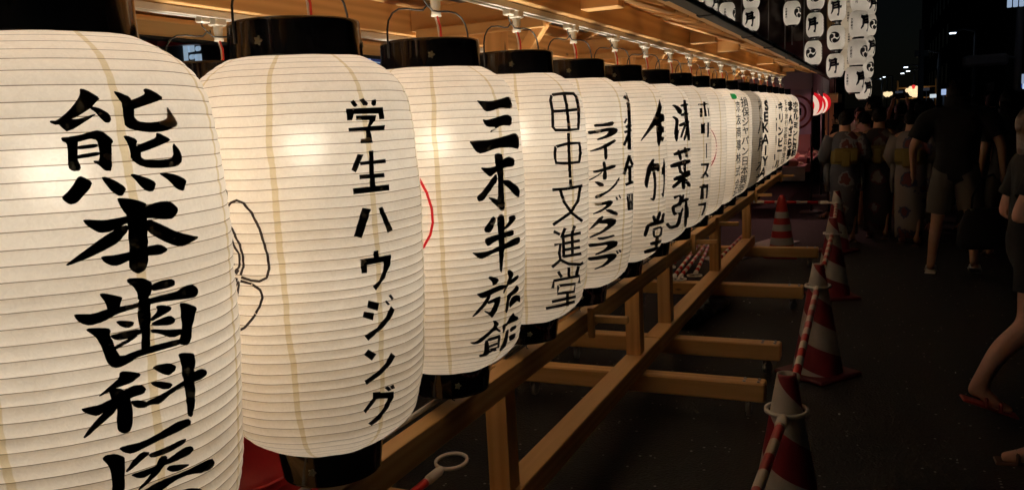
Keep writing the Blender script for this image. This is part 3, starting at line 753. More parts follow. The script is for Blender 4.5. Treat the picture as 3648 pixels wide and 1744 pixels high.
L4S = [[(655,482),(650,505),(660,560),(662,640),(675,655),(740,655),(788,650),(792,600),(790,540),(780,490),(765,471),(720,470),(660,478)], [(718,475),(730,530),(738,600),(742,655)], [(658,562),(720,558),(790,550)],
[(675,740),(672,780),(678,820),(740,822),(793,815),(800,770),(795,720),(740,722),(680,738)], [(740,672),(742,760),(748,892)], [(750,905),(752,938)], [(662,955),(730,950),(808,935)], [(798,945),(788,1010),(750,1070),(665,1130)], [(700,960),(720,1020),(755,1070),(808,1112)],
[(668,1165),(695,1178)], [(672,1232),(700,1226),(694,1272),(700,1307),(660,1342)], [(700,1307),(740,1327),(800,1330),(812,1322)], [(722,1150),(705,1195)], [(714,1190),(716,1290)], [(770,1138),(758,1175)], [(714,1190),(800,1172)], [(718,1225),(795,1210)], [(718,1257),(795,1244)], [(716,1290),(802,1276)], [(758,1180),(760,1284)],
[(690,1367),(705,1392)], [(742,1347),(742,1387)], [(790,1342),(780,1382)], [(662,1447),(668,1412),(795,1387),(793,1422)], [(690,1437),(686,1477),(768,1467),(774,1427),(694,1436)], [(735,1470),(735,1537)], [(660,1517),(775,1492)], [(630,1550),(700,1537),(770,1517)]]
L5A = ["870,625 920,622 960,610 972,618 960,635 900,638 870,640", "835,660 880,655 960,640 990,650 985,670 950,690 890,708 882,700 930,680 945,660 880,672 845,678", "975,700 980,712 940,740 890,758 848,765 850,758 900,740 950,712", "918,735 935,735 938,800 922,805",
"862,860 900,852 960,830 980,830 975,845 920,862 870,872", "910,815 928,812 935,890 930,905 915,905 912,885 918,860", "920,855 900,880 850,910 838,905 880,885", "870,915 890,912 920,925 918,938 895,938", "998,885 995,915 960,955 900,995 878,1000 872,985 930,965 970,930",
"868,1020 910,1020 950,1005 968,1015 950,1040 900,1070 862,1080 868,1072 920,1045 935,1028 880,1038", "920,1055 950,1050 990,1070 988,1085 960,1080", "975,990 985,990 992,1005 982,1008", "992,980 1000,980 1006,998 998,1000",
"890,1100 910,1085 920,1090 900,1120 860,1150 840,1160 860,1135", "895,1110 950,1095 985,1105 975,1130 920,1170 850,1200 845,1190 910,1160 945,1125 890,1125", "880,1195 930,1190 970,1178 975,1190 900,1210",
"840,1225 900,1222 960,1208 990,1214 985,1238 940,1262 880,1285 872,1278 925,1252 940,1230 880,1240 845,1244", "835,1294 890,1287 960,1272 985,1277 980,1297 930,1337 875,1357 870,1352 920,1327 945,1297 890,1307 845,1312", "978,1262 988,1260 995,1274 985,1280", "992,1257 1002,1254 1008,1267 998,1272"]
L5C = ["90,182 120,205 135,250 145,300 100,320 50,285 60,272 110,258 122,245 100,210", "105,335 155,322 165,380 172,470 150,465 125,380", "135,460 155,470 140,560 110,598 120,560",
"140,590 165,600 175,680 178,950 150,955 135,890 120,850 65,900 75,870 110,820 130,770 92,740 140,705 118,660 140,640"]
L5D = ["150,-30 200,10 200,60 150,70 120,120 65,180 80,140 120,70", "130,150 200,110 205,200 180,290 140,310 118,260 150,230", "120,430 200,412 205,660 150,665 135,560", "185,695 212,715 208,760"]
L6A = ["568,270 580,310 608,410 580,480 610,478 635,500 635,590 600,595 598,650 635,660 635,740 605,745 600,800 640,800 620,865 590,850 575,920 562,930 540,890 530,760 525,630 470,690 400,770 322,860 308,855 340,800 440,640 505,510 545,400"]
L6B = ["430,10 480,-60 505,-45 490,10 560,0 580,50 570,120 540,120 510,90 530,250 520,470 490,530 440,490 445,480 480,480 495,300 480,150 465,100 440,180 415,300 405,355 365,310 365,250 385,150 400,60",
"630,-80 645,0 650,130 640,300 635,440 620,480 595,430 615,400 625,250 620,150 595,180 600,80 620,20", "590,575 600,590 570,690 545,770 520,775 555,660", "412,770 460,790 448,812 500,800 630,750 630,782 500,840 430,875 385,1000 370,1030 335,1020 335,990 390,870",
"475,720 500,690 530,680 525,740 490,782", "620,590 628,600 605,690 575,760 560,750 590,680"]
L6S = [[(500,905),(575,868),(558,962),(505,985),(498,915)], [(525,1000),(522,1070),(480,1200)], [(425,1085),(555,1055)], [(372,1222),(470,1185),(560,1150)]]
L7A = ["735,365 780,355 840,385 880,430 880,475 850,495 820,470 780,400", "740,525 780,515 840,560 830,640 825,720 850,685 835,740 820,850 805,870 780,820 770,740 785,640 790,570",
"875,330 890,322 915,345 935,275 958,335 970,400 975,500 930,530 920,450 905,380", "860,575 910,570 978,525 982,585 930,620 985,635 985,680 930,740 905,800 915,720 890,690 905,640 870,605", "975,690 985,720 950,800 930,835 945,760", "965,800 985,780 985,845 975,850",
"970,895 980,940 960,985 880,1030 840,980 840,960 890,965", "755,1070 850,1070 980,1010 985,1050 900,1090 820,1120 790,1110"]
L7B = ["718,30 760,35 850,10 980,-20 985,15 870,70 880,140 975,110 975,150 900,175 860,165 850,80 800,105 770,95", "815,210 850,215 930,180 975,160 975,185 930,210 950,330 930,350 895,310 900,250 850,250", "905,310 850,350 830,365 805,340 810,315 880,290", "945,240 975,260 980,310 960,300",
"765,470 790,440 850,430 880,415 900,440 900,480 870,560 840,610 880,600 890,640 870,750 830,850 760,915 740,922 700,880 670,830 690,828 770,855 800,850 820,780 840,680 790,700 770,670 820,590 760,600 745,575 800,570 840,500 790,520 760,500",
"930,390 945,430 970,460 965,520 930,600 955,690 940,760 920,840 880,890 870,860 905,690 900,600 890,560 920,490", "890,720 900,740 860,830 830,862 850,800"]
L8A = ["1100,347 1238,340 1238,360 1102,365", "1168,317 1200,317 1205,400 1222,518 1188,520 1178,400", "1122,405 1158,403 1160,530 1125,528", "1230,400 1243,400 1252,518 1240,515", "1138,615 1195,613 1195,755 1140,757", "1230,603 1255,603 1245,805 1222,805", "1210,888 1225,888 1222,1090 1208,1090"]
L8B = ["1138,10 1255,0 1245,45 1215,130 1250,180 1225,200 1200,160 1180,205 1133,213 1165,160 1205,100 1215,40 1140,42", "1118,320 1245,290 1240,330 1225,485 1205,485 1215,345 1180,350 1180,495 1125,500 1140,345 1120,345", "1160,292 1195,288 1190,330 1155,335", "1100,562 1215,535 1205,620 1165,720 1140,722 1180,600 1180,585 1105,588"]
L12A = [[(1032,425),(1068,402),(1090,415)], [(1085,410),(1065,480),(1040,555)], [(1035,492),(1096,470)], [(1088,490),(1095,600)], [(1050,635),(1068,672),(1096,672)], [(1060,710),(1052,800),(1030,885)], [(1085,712),(1096,840)],
[(1055,952),(1050,1050),(1025,1140)], [(1055,960),(1096,958)], [(1058,1010),(1096,1003)], [(1055,1060),(1096,1052)], [(1085,950),(1085,1140)]]
L12B = [[(1075,320),(1080,480),(1052,502)], [(1030,412),(1096,392)], [(1070,420),(1000,522)], [(1085,425),(1096,470)], [(1000,622),(1080,592)], [(1030,582),(1040,650),(1012,700)], [(1060,572),(1055,650)]]

TF = tr(2000, 270, 1.0714)
def many(t, s):                                 # "w: x,y x,y; ..." -> stroke polygons
    out = []
    for part in s.split(';'):
        w, pts = part.split(':'); out.append(t(stroke([tuple(float(v) for v in q.split(',')) for q in pts.split()], float(w))))
    return out
L5F = "12:238,80 262,95;9:248,65 250,80;10:248,105 262,110;13:255,110 258,180;8:247,165 240,180;10:245,195 265,190;14:256,185 258,280;10:240,215 265,208;10:255,220 238,265;12:258,305 238,375;10:258,310 270,340;9:248,350 268,345;12:259,345 260,410;11:245,415 270,405;8:250,455 268,450 268,510 255,512 251,458;6:259,455 261,510;6:252,483 268,480"
L6F = "13:375,520 362,560;11:389,525 381,560;13:350,535 358,560;15:330,570 388,555;15:330,570 318,610;11:350,586 382,575 378,610 352,615 351,590;14:365,615 360,650;14:340,641 380,630;16:318,672 375,655"
L7F = "14:468,95 485,245;10:455,115 480,110;10:455,150 482,145;12:450,190 485,175;9:470,190 455,235;9:480,195 468,245;14:430,300 488,280;12:445,285 455,320;12:470,275 478,310;18:418,345 488,325;13:445,330 455,375 488,365;11:470,320 470,370;16:430,395 488,375;15:465,375 465,430;14:460,395 425,425;14:470,395 488,420;13:430,465 455,455 450,490 425,500;15:425,500 430,530 455,520 445,570 415,580 403,565;11:465,455 450,495;11:455,480 483,470;12:475,480 472,575;9:462,505 450,545;9:480,500 482,540"

WORDS = {   # what one sees of each lantern of the front row
1: 'big white paper lantern covered by very large bold brush characters from top to bottom',
2: 'white paper lantern with square-cut black block characters and part of a drawn flower outline',
3: 'white paper lantern with five thick brush kanji whose first is three stacked bars',
4: 'white paper lantern with thin even pen-line kanji whose first is a crossed box',
5: 'white paper lantern with a column of eight slanted black katakana',
6: 'white paper lantern with widely spaced tall calligraphy whose first stroke sweeps down left',
7: 'white paper lantern with dense wet-brush kanji beside the widely spaced calligraphy',
8: 'white paper lantern with chunky square-cut katakana beside a thin red arc',
9: 'white paper lantern bearing only a thin red arc on its blank side',
10: 'white paper lantern with a small green leaf mark above a column of small kanji',
11: 'white paper lantern with a column of small print, half covering the brownish unlit-looking lantern',
12: 'dull brownish paper lantern, darker than the others, with heavy brush writing at its edge',
13: 'white paper lantern with a column of black Roman capital letters',
14: 'white paper lantern between Roman capitals and thin katakana, showing only slivers of dark strokes',
15: 'white paper lantern with a column of thin plain katakana',
16: 'white paper lantern with a column of tiny crowded kanji',
17: 'white paper lantern with a column of rounded hiragana brush letters',
18: 'last white paper lantern of the row, beside the pink-lit stall'}
LAN = {}
for i in range(1, 19):
    rot = R({1: 4.5, 2: -1.5, 3: 4.0, 4: 0.0, 5: 2.5}.get(i, random.uniform(-9, 9)))
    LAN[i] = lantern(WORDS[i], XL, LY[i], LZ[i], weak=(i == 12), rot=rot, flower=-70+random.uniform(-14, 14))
for k in range(18):
    lantern('paper lantern of the rear row, hanging behind the row with the painted writing', -1.955, .842+.59*k, .004*(.59*k-1.4), group='paper lanterns of the rear row', full=False)
def write(i, polys, name='lettering', mat='ink', step=.008, smooth=1, d=9):
    t, sh = LAN[i]; rot = sh.rotation_euler.z
    out = [[(u-rot*R0, z) for u, z in pxpoly(i, chaikin(p, smooth) if smooth else p, d)] for p in polys]
    return ink(name, out, r_scal, R0, sh, M[mat], step)
def strokes(t, ls, w): return [t(stroke(l, w)) for l in ls]
write(1, [P(TA1, s) for s in L1A] + [P(TA2, s) for s in L1B], step=.007)
write(2, [P(TB1, s) for s in L2A] + [P(TB2, s) for s in L2B], smooth=0)
fl = [TB1(stroke([(150,1060),(175,1020),(205,1008),(240,1022),(280,1070),(320,1150),(345,1232),(362,1292),(368,1352),(355,1397),(320,1414),(280,1410),(230,1394)], 13)),
      TB2(stroke([(228,180),(280,195),(325,225),(335,265),(320,310),(285,370),(245,415),(208,435)], 13)),
      TB1(stroke([(150,1115),(185,1150),(200,1190),(222,1232),(238,1292),(240,1342),(225,1382)], 12)), TB1(stroke([(150,1135),(178,1180),(190,1232),(215,1272),(222,1302),(218,1342),(205,1362)], 11)),
      TB1(stroke([(166,1180),(182,1232),(180,1292),(190,1332)], 11)), TB2(stroke([(200,128),(210,135)], 26)), TB2(stroke([(196,172),(206,176)], 22)),
      TB2(stroke([(215,180),(200,210),(196,235)], 8)), TB2(stroke([(218,185),(212,240),(193,272)], 10)), TB1(stroke([(138,935),(155,970),(158,1000),(148,1030)], 9))]
write(2, fl, 'flower_drawing', 'ink_brown', smooth=0)
write(3, [P(TC1, s) for s in L3A] + [P(TC2, s) for s in L3B])
write(3, [TB1(stroke([(1105,870),(1128,910),(1160,970),(1185,1050),(1190,1120),(1178,1180),(1150,1232),(1130,1262)], 13))], 'red_arc', 'ink_red', smooth=0)
write(4, strokes(TC1, L4S, 15), step=.01, smooth=0)
write(5, [P(TC1, s) for s in L5A], step=.01)
write(5, many(TF, L5F), 'side_lettering', step=.012, smooth=0)
write(6, [P(TD1, s) for s in L6A] + [P(TD2, s) for s in L6B[:2]] + many(TF, L6F), step=.01)
write(7, [P(TD1, s) for s in L7A[:2]] + many(TF, L7F), step=.012)
write(8, [P(TD1, s) for s in L8A] + [P(TD2, s) for s in L8B], step=.012, smooth=0)
write(9, [TD1(stroke([(1270,685),(1310,745),(1345,830),(1357,930),(1345,1040),(1315,1120),(1262,1165)], 9)), TD1(stroke([(1335,1080),(1300,1160),(1265,1215)], 12))], 'red_arc', 'ink_red', step=.012, smooth=0)
write(10, [P(TE1, "610,300 690,305 718,350 710,380 650,388 625,340")], 'leaf_mark', 'ink_green', step=.012)
write(12, strokes(TE1, L12A, 16) + strokes(TE2, L12B, 17), step=.014, smooth=0)
for p_ in [P(TE1, "1290,480 1305,480 1305,515 1290,515"), P(TE1, "1288,658 1304,658 1304,695 1288,695"), P(TE1, "1288,730 1302,730 1302,850 1288,850"), P(TE1, "1284,915 1296,915 1296,1050 1284,1050"), P(TE2, "1262,285 1280,285 1276,370 1260,370"), P(TE2, "1240,455 1254,455 1248,490 1238,490")]: write(14, [p_], 'brush_mark', step=.014, smooth=0)
def column(i, items, h, wd, bold=1.4):
    """items: (character, tracing, x, y); h, wd in metres on the paper"""
    t, sh = LAN[i]; out = []
    for ch, tf, x, y in items:
        (px, py), = tf([(x, y)]); a, z = hit(i, px, py); out.append((ch, a*R0-sh.rotation_euler.z*R0, z, wd/.9, h/.9))
    glyphs('lettering', out, r_scal, R0, sh, M['ink'], bold=bold)
column(10, zip('京友商事株式会社', [TE1]*4+[TE2]*4, (735, 745, 745, 748, 742, 735, 722, 688), (490, 680, 865, 1050, 345, 530, 718, 872)), .075, .088)
column(11, zip('損保ジャパン日本興亜', [TE1]*5+[TE2]*5, (828, 845, 845, 845, 840, 840, 835, 828, 815, 780), (425, 570, 710, 845, 985, 240, 385, 520, 655, 790)), .071, .088)
column(13, zip('SEKAIYA', [TE1]*4+[TE2]*3, (1150, 1145, 1140, 1135, 1135, 1128, 1095), (478, 640, 800, 970, 230, 385, 550)), .108, .15, 2.2)
column(15, zip('キリンビール', [TE1]*5+[TE2], (1362, 1365, 1362, 1360, 1348, 1310), (490, 660, 850, 1010, 1135, 430)), .095, .13, 2.0)
column(16, zip('日本旅行京都四条支店', [TE1]*8+[TE2]*2, (1440, 1440, 1445, 1443, 1436, 1430, 1430, 1420, 1405, 1386), (435, 535, 632, 730, 830, 922, 1012, 1108, 300, 388)), .062, .08)
column(17, zip('まんざら亭', [TE1]*5, (1505, 1510, 1500, 1490, 1478), (480, 680, 850, 1025, 1180)), .115, .13, 2.2)
column(18, zip('ホテルミント京都', [TE1]*8, (1578, 1578, 1580, 1575, 1566, 1560, 1548, 1538), (465, 570, 645, 765, 880, 975, 1065, 1170)), .082, .13, 2.0)
# ================================================================ traffic cones and striped cone bars
def spiral_mat():
    m, n, b = mat_new('red_white_spiral_sleeve')
    tc = nd(n, 'ShaderNodeTexCoord'); sx = nd(n, 'ShaderNodeSeparateXYZ'); n.links.new(tc.outputs['Object'], sx.inputs[0])
    an = nd(n, 'ShaderNodeMath', operation='ARCTAN2'); n.links.new(sx.outputs[1], an.inputs[0]); n.links.new(sx.outputs[0], an.inputs[1])
    a1 = nd(n, 'ShaderNodeMath', operation='MULTIPLY'); a1.inputs[1].default_value = 1/(2*PI); n.links.new(an.outputs[0], a1.inputs[0])
    z1 = nd(n, 'ShaderNodeMath', operation='MULTIPLY_ADD'); z1.inputs[1].default_value = 3.25; n.links.new(sx.outputs[2], z1.inputs[0]); n.links.new(a1.outputs[0], z1.inputs[2])
    fr = nd(n, 'ShaderNodeMath', operation='FRACT'); n.links.new(z1.outputs[0], fr.inputs[0])
    gt = nd(n, 'ShaderNodeMath', operation='GREATER_THAN'); gt.inputs[1].default_value = .5; n.links.new(fr.outputs[0], gt.inputs[0])
    no = nd(n, 'ShaderNodeTexNoise'); no.inputs['Scale'].default_value = 14; no.inputs['Detail'].default_value = 6; n.links.new(tc.outputs['Object'], no.inputs['Vector'])
    mx = nd(n, 'ShaderNodeMix', data_type='RGBA'); mx.inputs[6].default_value = (.62, .57, .51, 1); mx.inputs[7].default_value = (.27, .02, .035, 1)
    n.links.new(gt.outputs[0], mx.inputs[0])
    dk = nd(n, 'ShaderNodeMix', data_type='RGBA', blend_type='MULTIPLY'); dk.inputs[0].default_value = .5
    n.links.new(mx.outputs[2], dk.inputs[6]); n.links.new(no.outputs[0], dk.inputs[7]); n.links.new(dk.outputs[2], b.inputs['Base Color'])
    b.inputs['Roughness'].default_value = .45
    return m
M['spiral'] = spiral_mat()
M['red_dark'] = plain('dirty_red_rubber', (.13, .012, .016), .6, bump=.2, bscale=40, var=.3)
def bar_mat():
    m, n, b = mat_new('red_white_bands')
    tc = nd(n, 'ShaderNodeTexCoord'); sx = nd(n, 'ShaderNodeSeparateXYZ'); n.links.new(tc.outputs['Object'], sx.inputs[0])
    z1 = nd(n, 'ShaderNodeMath', operation='MULTIPLY'); z1.inputs[1].default_value = 4.1; n.links.new(sx.outputs[2], z1.inputs[0])
    fr = nd(n, 'ShaderNodeMath', operation='FRACT'); n.links.new(z1.outputs[0], fr.inputs[0])
    gt = nd(n, 'ShaderNodeMath', operation='GREATER_THAN'); gt.inputs[1].default_value = .5; n.links.new(fr.outputs[0], gt.inputs[0])
    mx = nd(n, 'ShaderNodeMix', data_type='RGBA'); mx.inputs[6].default_value = (.72, .66, .56, 1); mx.inputs[7].default_value = (.50, .020, .022, 1)
    n.links.new(gt.outputs[0], mx.inputs[0]); n.links.new(mx.outputs[2], b.inputs['Base Color']); b.inputs['Roughness'].default_value = .3
    return m
M['bands'] = bar_mat()
def cone_profile(): return [(.150, .028), (.146, .05), (.035, .69), (.034, .70), (.026, .70), (.026, .66)]
def spiral_cone(label, x, y, rz=0.0):
    t = thing('traffic_cone', label, 'traffic cone', (x, y, 0), rz, 'striped traffic cones along the barrier')
    MB().lathe(cone_profile(), 40).build('cone_body', M['spiral'], t)
    mb = MB().box(-.185, .185, -.185, .185, .0, .028, .012); mb.build('base_plate', M['red_dark'], t)
    return t
def cone_bar(label, p, q, ring0=True, ring1=False, group='striped cone bars', rr=.075):
    """bar with a ring at its ends, from p to q"""
    p, q = Vector(p), Vector(q); d = (q-p); L = d.length
    t = thing('cone_bar', label, 'barrier bar', p, group=group)
    t.rotation_euler = d.to_track_quat('Z', 'Y').to_euler()
    MB().tube([(0, 0, .05), (0, 0, L-.05)], .0175, 14).build('bar', M['bands'], t)
    for on, z, s in ((ring0, .0, -1), (ring1, L, 1)):
        MB().tube([(0, 0, z-s*.10), (0, 0, z-s*.03), (0, 0, z-s*.01)], [.0205, .0205, .014], 14).build('sleeve', M['white_plastic'], t)
        if on:
            cz = z + s*(rr-.005)
            # ring lies in the plane of the bar, flat side up
            pr = [(rr-.009, -.006), (rr+.003, -.006), (rr+.003, .006), (rr-.009, .006)]
            k = MB().lathe(pr, 36, closed=True); k.v = [(a, c, b+cz) for a, b, c in k.v]
            k.build('ring', M['white_plastic'], t)
    return t
CN = [(-.275, 2.943), (-.300, 5.17), (-.315, 7.43), (-.375, 9.87)]
CL = ['red and white spiral cone by the casters of the first wooden outrigger', 'red and white spiral cone standing second along the striped bar line',
      'red and white spiral cone standing third along the striped bar line', 'red and white spiral cone where the barrier turns the corner, hidden behind the third']
for (x, y), l, rz in zip(CN, CL, (2.2, 2.5, 2.0, 2.6)): spiral_cone(l, x, y, rz)
HZ = .565
BL = ['striped red and white bar hooked onto the first spiral cone, running towards the viewer', 'striped red and white bar joining the first and second spiral cones',
      'striped red and white bar joining the second and third spiral cones', 'striped red and white bar joining the third and fourth spiral cones']
ends = [(-.33, .75)] + CN
for k in range(4):
    a, b = Vector((*ends[k], HZ-.02)), Vector((*ends[k+1], HZ)); d = (b-a).normalized()
    # the bar's own ring drops over the farther cone; its near end rests below the nearer cone's ring
    cone_bar(BL[k], b - d*.075, a + d*.06 - Vector((0, 0, .0)), True, False)
cone_bar('striped red and white bar crossing behind the red cone with silver bands', (CN[3][0]-.075, CN[3][1], HZ), (-1.42, 9.93, HZ+.01), True, False)
# red cone with silver bands
t = thing('traffic_cone', 'red traffic cone with three silver reflective bands beside a pale board', 'traffic cone', (-.935, 9.45, 0))
pr = [(.15, .025), (.146, .04), (.052, .62), (.040, .665), (.024, .695), (.0, .70)]
MB().lathe(pr, 36).build('cone_body', M['red_plastic'], t)
def rc_(z): return .146 + (.052-.146)*(z-.04)/.58
for z0, z1 in ((.145, .225), (.30, .375), (.445, .515)): MB().lathe([(rc_(z0)+.002, z0), (rc_(z1)+.002, z1)], 36).build('silver_band', M['silver_band'], t)
MB().box(-.18, .18, -.18, .18, 0, .025, .012).build('base_plate', M['red_plastic'], t)
# big red barrel-like cone behind the rack near the first lanterns
t = thing('traffic_cone', 'wide red plastic barrier cone standing behind the rack under the first lanterns', 'traffic cone', (-2.62, 2.55, 0))
MB().lathe([(.40, .0), (.40, .05), (.36, .07), (.34, .16), (.352, .18), (.31, .22), (.26, .50), (.272, .52), (.20, .82), (.09, 1.02), (.0, 1.03)], 48).build('cone_body', M['red_plastic'], t)
MB().lathe([(.335, .195), (.358, .20), (.335, .205)], 48).build('ridge', M['red_plastic'], t)
# loose bars
lp = at(1577, 1666, 2, .24)
cone_bar('striped bar with a white ring lying alone across the nearest outrigger', lp, lp + (at(1490, 1738, 2, .225)-lp).normalized()*1.9, True, False, 'loose striped bars', .07)
def bzp(a, b): v = at(2250+a/4.106, 820+b/4.106, 2, .232); return v
LB = [((605, 690), (990, 195)), ((705, 690), (1090, 200)), ((930, 640), (1120, 250)), ((560, 520), (890, 235)), ((1255, 440), (1580, 120))]
LBL = ['leftmost of three bundled striped bars resting on the rack, ring hanging down', 'middle one of three bundled striped bars resting on the rack', 'bundled striped bar with a flat white ring, beside the rack post',
       'thin-looking striped bar lying apart from the bundle near the rail', 'striped bar lying along the base beam beyond the post']
for ((a, b), (c, d)), l in zip(LB, LBL):
    p, q = bzp(a, b), bzp(c, d); cone_bar(l, p, p + (q-p).normalized()*1.9, True, False, 'loose striped bars', .065)
# pale board with brush writing, a crumpled sand bag, the disc foot
M['board'] = plain('painted_board', (.34, .33, .32), .6, var=.12, bscale=5)
a = [at(2610+145, 785, 2, .012), at(2697, 872, 2, .012), at(2722, 879, 2, .012), at(2790, 850, 2, .012)]
bd = thing('sign_board', 'pale painted board lying flat by the red cone with silver bands', 'board', (a[0].x, a[0].y, 0))
mb = MB(); x0, y0 = -1.75, 8.95
t_ = MB().obox((-1.60, 9.0, .008), (-1.02, 10.6, .008), .42, .014, c=.002); mb.add(t_.v, t_.f); mb.build('panel', M['board'], bd, True)
MB().add([(-1.42, 9.45, .0163), (-1.36, 9.42, .0163), (-1.16, 9.85, .0163), (-1.2, 9.92, .0163)], [[0, 1, 2, 3]]).add([(-1.34, 9.2, .0163), (-1.28, 9.22, .0163), (-1.22, 9.5, .0163), (-1.3, 9.46, .0163)], [[0, 1, 2, 3]]).build('brush_marks', M['ink'], bd, True)
M['bag'] = plain('dark_bag', (.05, .048, .045), .35, bump=.8, bscale=14)
mb = MB()
for k in range(5):
    y = 6.15+k*.16; mb.sphere((-1.33+.03*k, y, .05), (.12, .13, .055), 14, 8)
vs = []
for x, y, z in mb.v:
    d = noise.noise(Vector((x*14, y*14, z*20)))*.02; vs.append((x+d, y+d, max(.0, z+d)))
mb.v = vs
bg_ = mb.build('sand_bag', M['bag']); tag(bg_, 'crumpled dark sandbag lying on the asphalt under the base beam', 'sandbag')
# crumbs of litter
M['litter'] = plain('paper_litter', (.6, .57, .52), .7)
random.seed(3)
for k, (px, py, sz) in enumerate([(2672, 1078, .022), (2705, 1122, .02), (2650, 1073, .014), (2822, 1146, .02), (2700, 1120, .012), (3404, 1327, .012), (3410, 1638, .012), (2990, 1475, .01)]):
    p = at(px, py, 2, 0); a = random.uniform(0, 6)
    vs = [(p.x+sz*.5*math.cos(a+t)*(1 if j % 2 else .6), p.y+sz*.5*math.sin(a+t), .002+.004*(j % 2)) for j, t in enumerate((0, 1.3, 2.7, 4.1, 5.2))]
    vs2 = [(x, y, 0.0005) for x, y, z in vs]
    o = MB().add(vs+vs2, [[0, 1, 2, 3, 4], [9, 8, 7, 6, 5]] + [[i, (i+1) % 5, 5+(i+1) % 5, 5+i] for i in range(5)]).build('paper_scrap', M['litter'])
    tag(o, 'tiny pale scrap of litter on the dark asphalt', 'litter', 'scraps of litter on the asphalt')
# ================================================================ people
M['skin'] = plain('skin', (.40, .205, .13), .55, var=.18, bscale=26, bump=.12)
M['hair'] = plain('black_hair', (.005, .004, .004), .65, spec=.15, bump=.8, bscale=70)
M['hair_brown'] = plain('brown_hair', (.10, .05, .025), .45, bump=.5, bscale=70)
M['cloth_black'] = plain('black_cloth', (.0035, .0035, .004), .9, bump=.3, bscale=40)
M['cloth_dark'] = plain('charcoal_cloth', (.014, .013, .012), .9, bump=.3, bscale=40)
M['cloth_shorts'] = plain('grey_brown_shorts', (.085, .072, .06), .9, bump=.4, bscale=30)
M['skin_fair'] = plain('fair_skin', (.56, .30, .225), .55, var=.15, bscale=22, bump=.12)
M['cloth_beige'] = plain('beige_cloth', (.30, .25, .20), .85, bump=.3, bscale=40)
M['cloth_pink'] = plain('pink_cloth', (.55, .28, .27), .85, bump=.3, bscale=40)
M['cloth_white'] = plain('white_cloth', (.55, .53, .50), .85, bump=.3, bscale=40)
M['cloth_navy'] = plain('navy_cloth', (.006, .007, .014), .9, bump=.3, bscale=40)
M['obi'] = plain('yellow_obi', (.15, .105, .016), .7, bump=.3, bscale=60)
M['sandal'] = plain('sandal_leather', (.10, .05, .03), .5)
M['sandal_red'] = plain('red_sandal', (.32, .05, .05), .5)
M['eye'] = plain('eye', (.02, .015, .012), .2)
def yukata_mat(name, c0, c1, c2):
    m, n, b = mat_new(name)
    tc = nd(n, 'ShaderNodeTexCoord'); vo = nd(n, 'ShaderNodeTexVoronoi'); vo.inputs['Scale'].default_value = 5.5
    no = nd(n, 'ShaderNodeTexNoise'); no.inputs['Scale'].default_value = 9; no.inputs['Detail'].default_value = 4
    mxv = nd(n, 'ShaderNodeMix', data_type='VECTOR'); mxv.inputs[0].default_value = .18
    n.links.new(tc.outputs['Object'], mxv.inputs[4]); n.links.new(tc.outputs['Object'], no.inputs['Vector']); n.links.new(no.outputs['Color'], mxv.inputs[5])
    n.links.new(mxv.outputs[1], vo.inputs['Vector'])
    rp = nd(n, 'ShaderNodeValToRGB'); e = rp.color_ramp.elements; e[0].position = .18; e[0].color = (*c1, 1); e[1].position = .42; e[1].color = (*c0, 1)
    k = e.new(.30); k.color = (*c2, 1); rp.color_ramp.interpolation = 'CONSTANT'
    n.links.new(vo.outputs['Distance'], rp.inputs[0]); n.links.new(rp.outputs[0], b.inputs['Base Color']); b.inputs['Roughness'].default_value = .85
    return m
M['yuk1'] = yukata_mat('pale_blue_print', (.065, .067, .085), (.10, .028, .03), (.17, .17, .19))
M['yuk2'] = yukata_mat('dark_floral_print', (.03, .026, .03), (.14, .12, .115), (.075, .026, .032))
M['yuk3'] = yukata_mat('cream_floral_print', (.16, .135, .125), (.10, .026, .032), (.04, .04, .075))

def skin_mesh(name, joints, bones):
    """joints: name -> (x,y,z,r); grows one continuous body along the bones"""
    names = list(joints); idx = {k: i for i, k in enumerate(names)}
    me = bpy.data.meshes.new(name); me.from_pydata([joints[k][:3] for k in names], [(idx[a], idx[b]) for a, b in bones], [])
    ob = bpy.data.objects.new(name, me); C.objects.link(ob)
    md = ob.modifiers.new('s', 'SKIN'); md.use_smooth_shade = True; md.branch_smoothing = .35
    for i, k in enumerate(names):
        r = joints[k][3]; r = r if isinstance(r, tuple) else (r, r)
        me.skin_vertices[0].data[i].radius = r
        me.skin_vertices[0].data[i].use_root = (k == 'pelvis')
    sb = ob.modifiers.new('d', 'SUBSURF'); sb.levels = 2; sb.render_levels = 2
    dg = bpy.context.evaluated_depsgraph_get(); out = bpy.data.meshes.new_from_object(ob.evaluated_get(dg))
    out.name = name; bpy.data.objects.remove(ob); bpy.data.meshes.remove(me)
    out.materials.clear(); out.polygons.foreach_set('use_smooth', [True]*len(out.polygons))
    return out
def lerp(a, b, t): return tuple(a[k]+(b[k]-a[k])*t for k in range(3))
def seg_t(p, a, b):
    a, b = Vector(a[:3]), Vector(b[:3]); d = b-a; t = max(0, min(1, (p-a).dot(d)/max(1e-9, d.dot(d)))); return t, (p-(a+d*t)).length
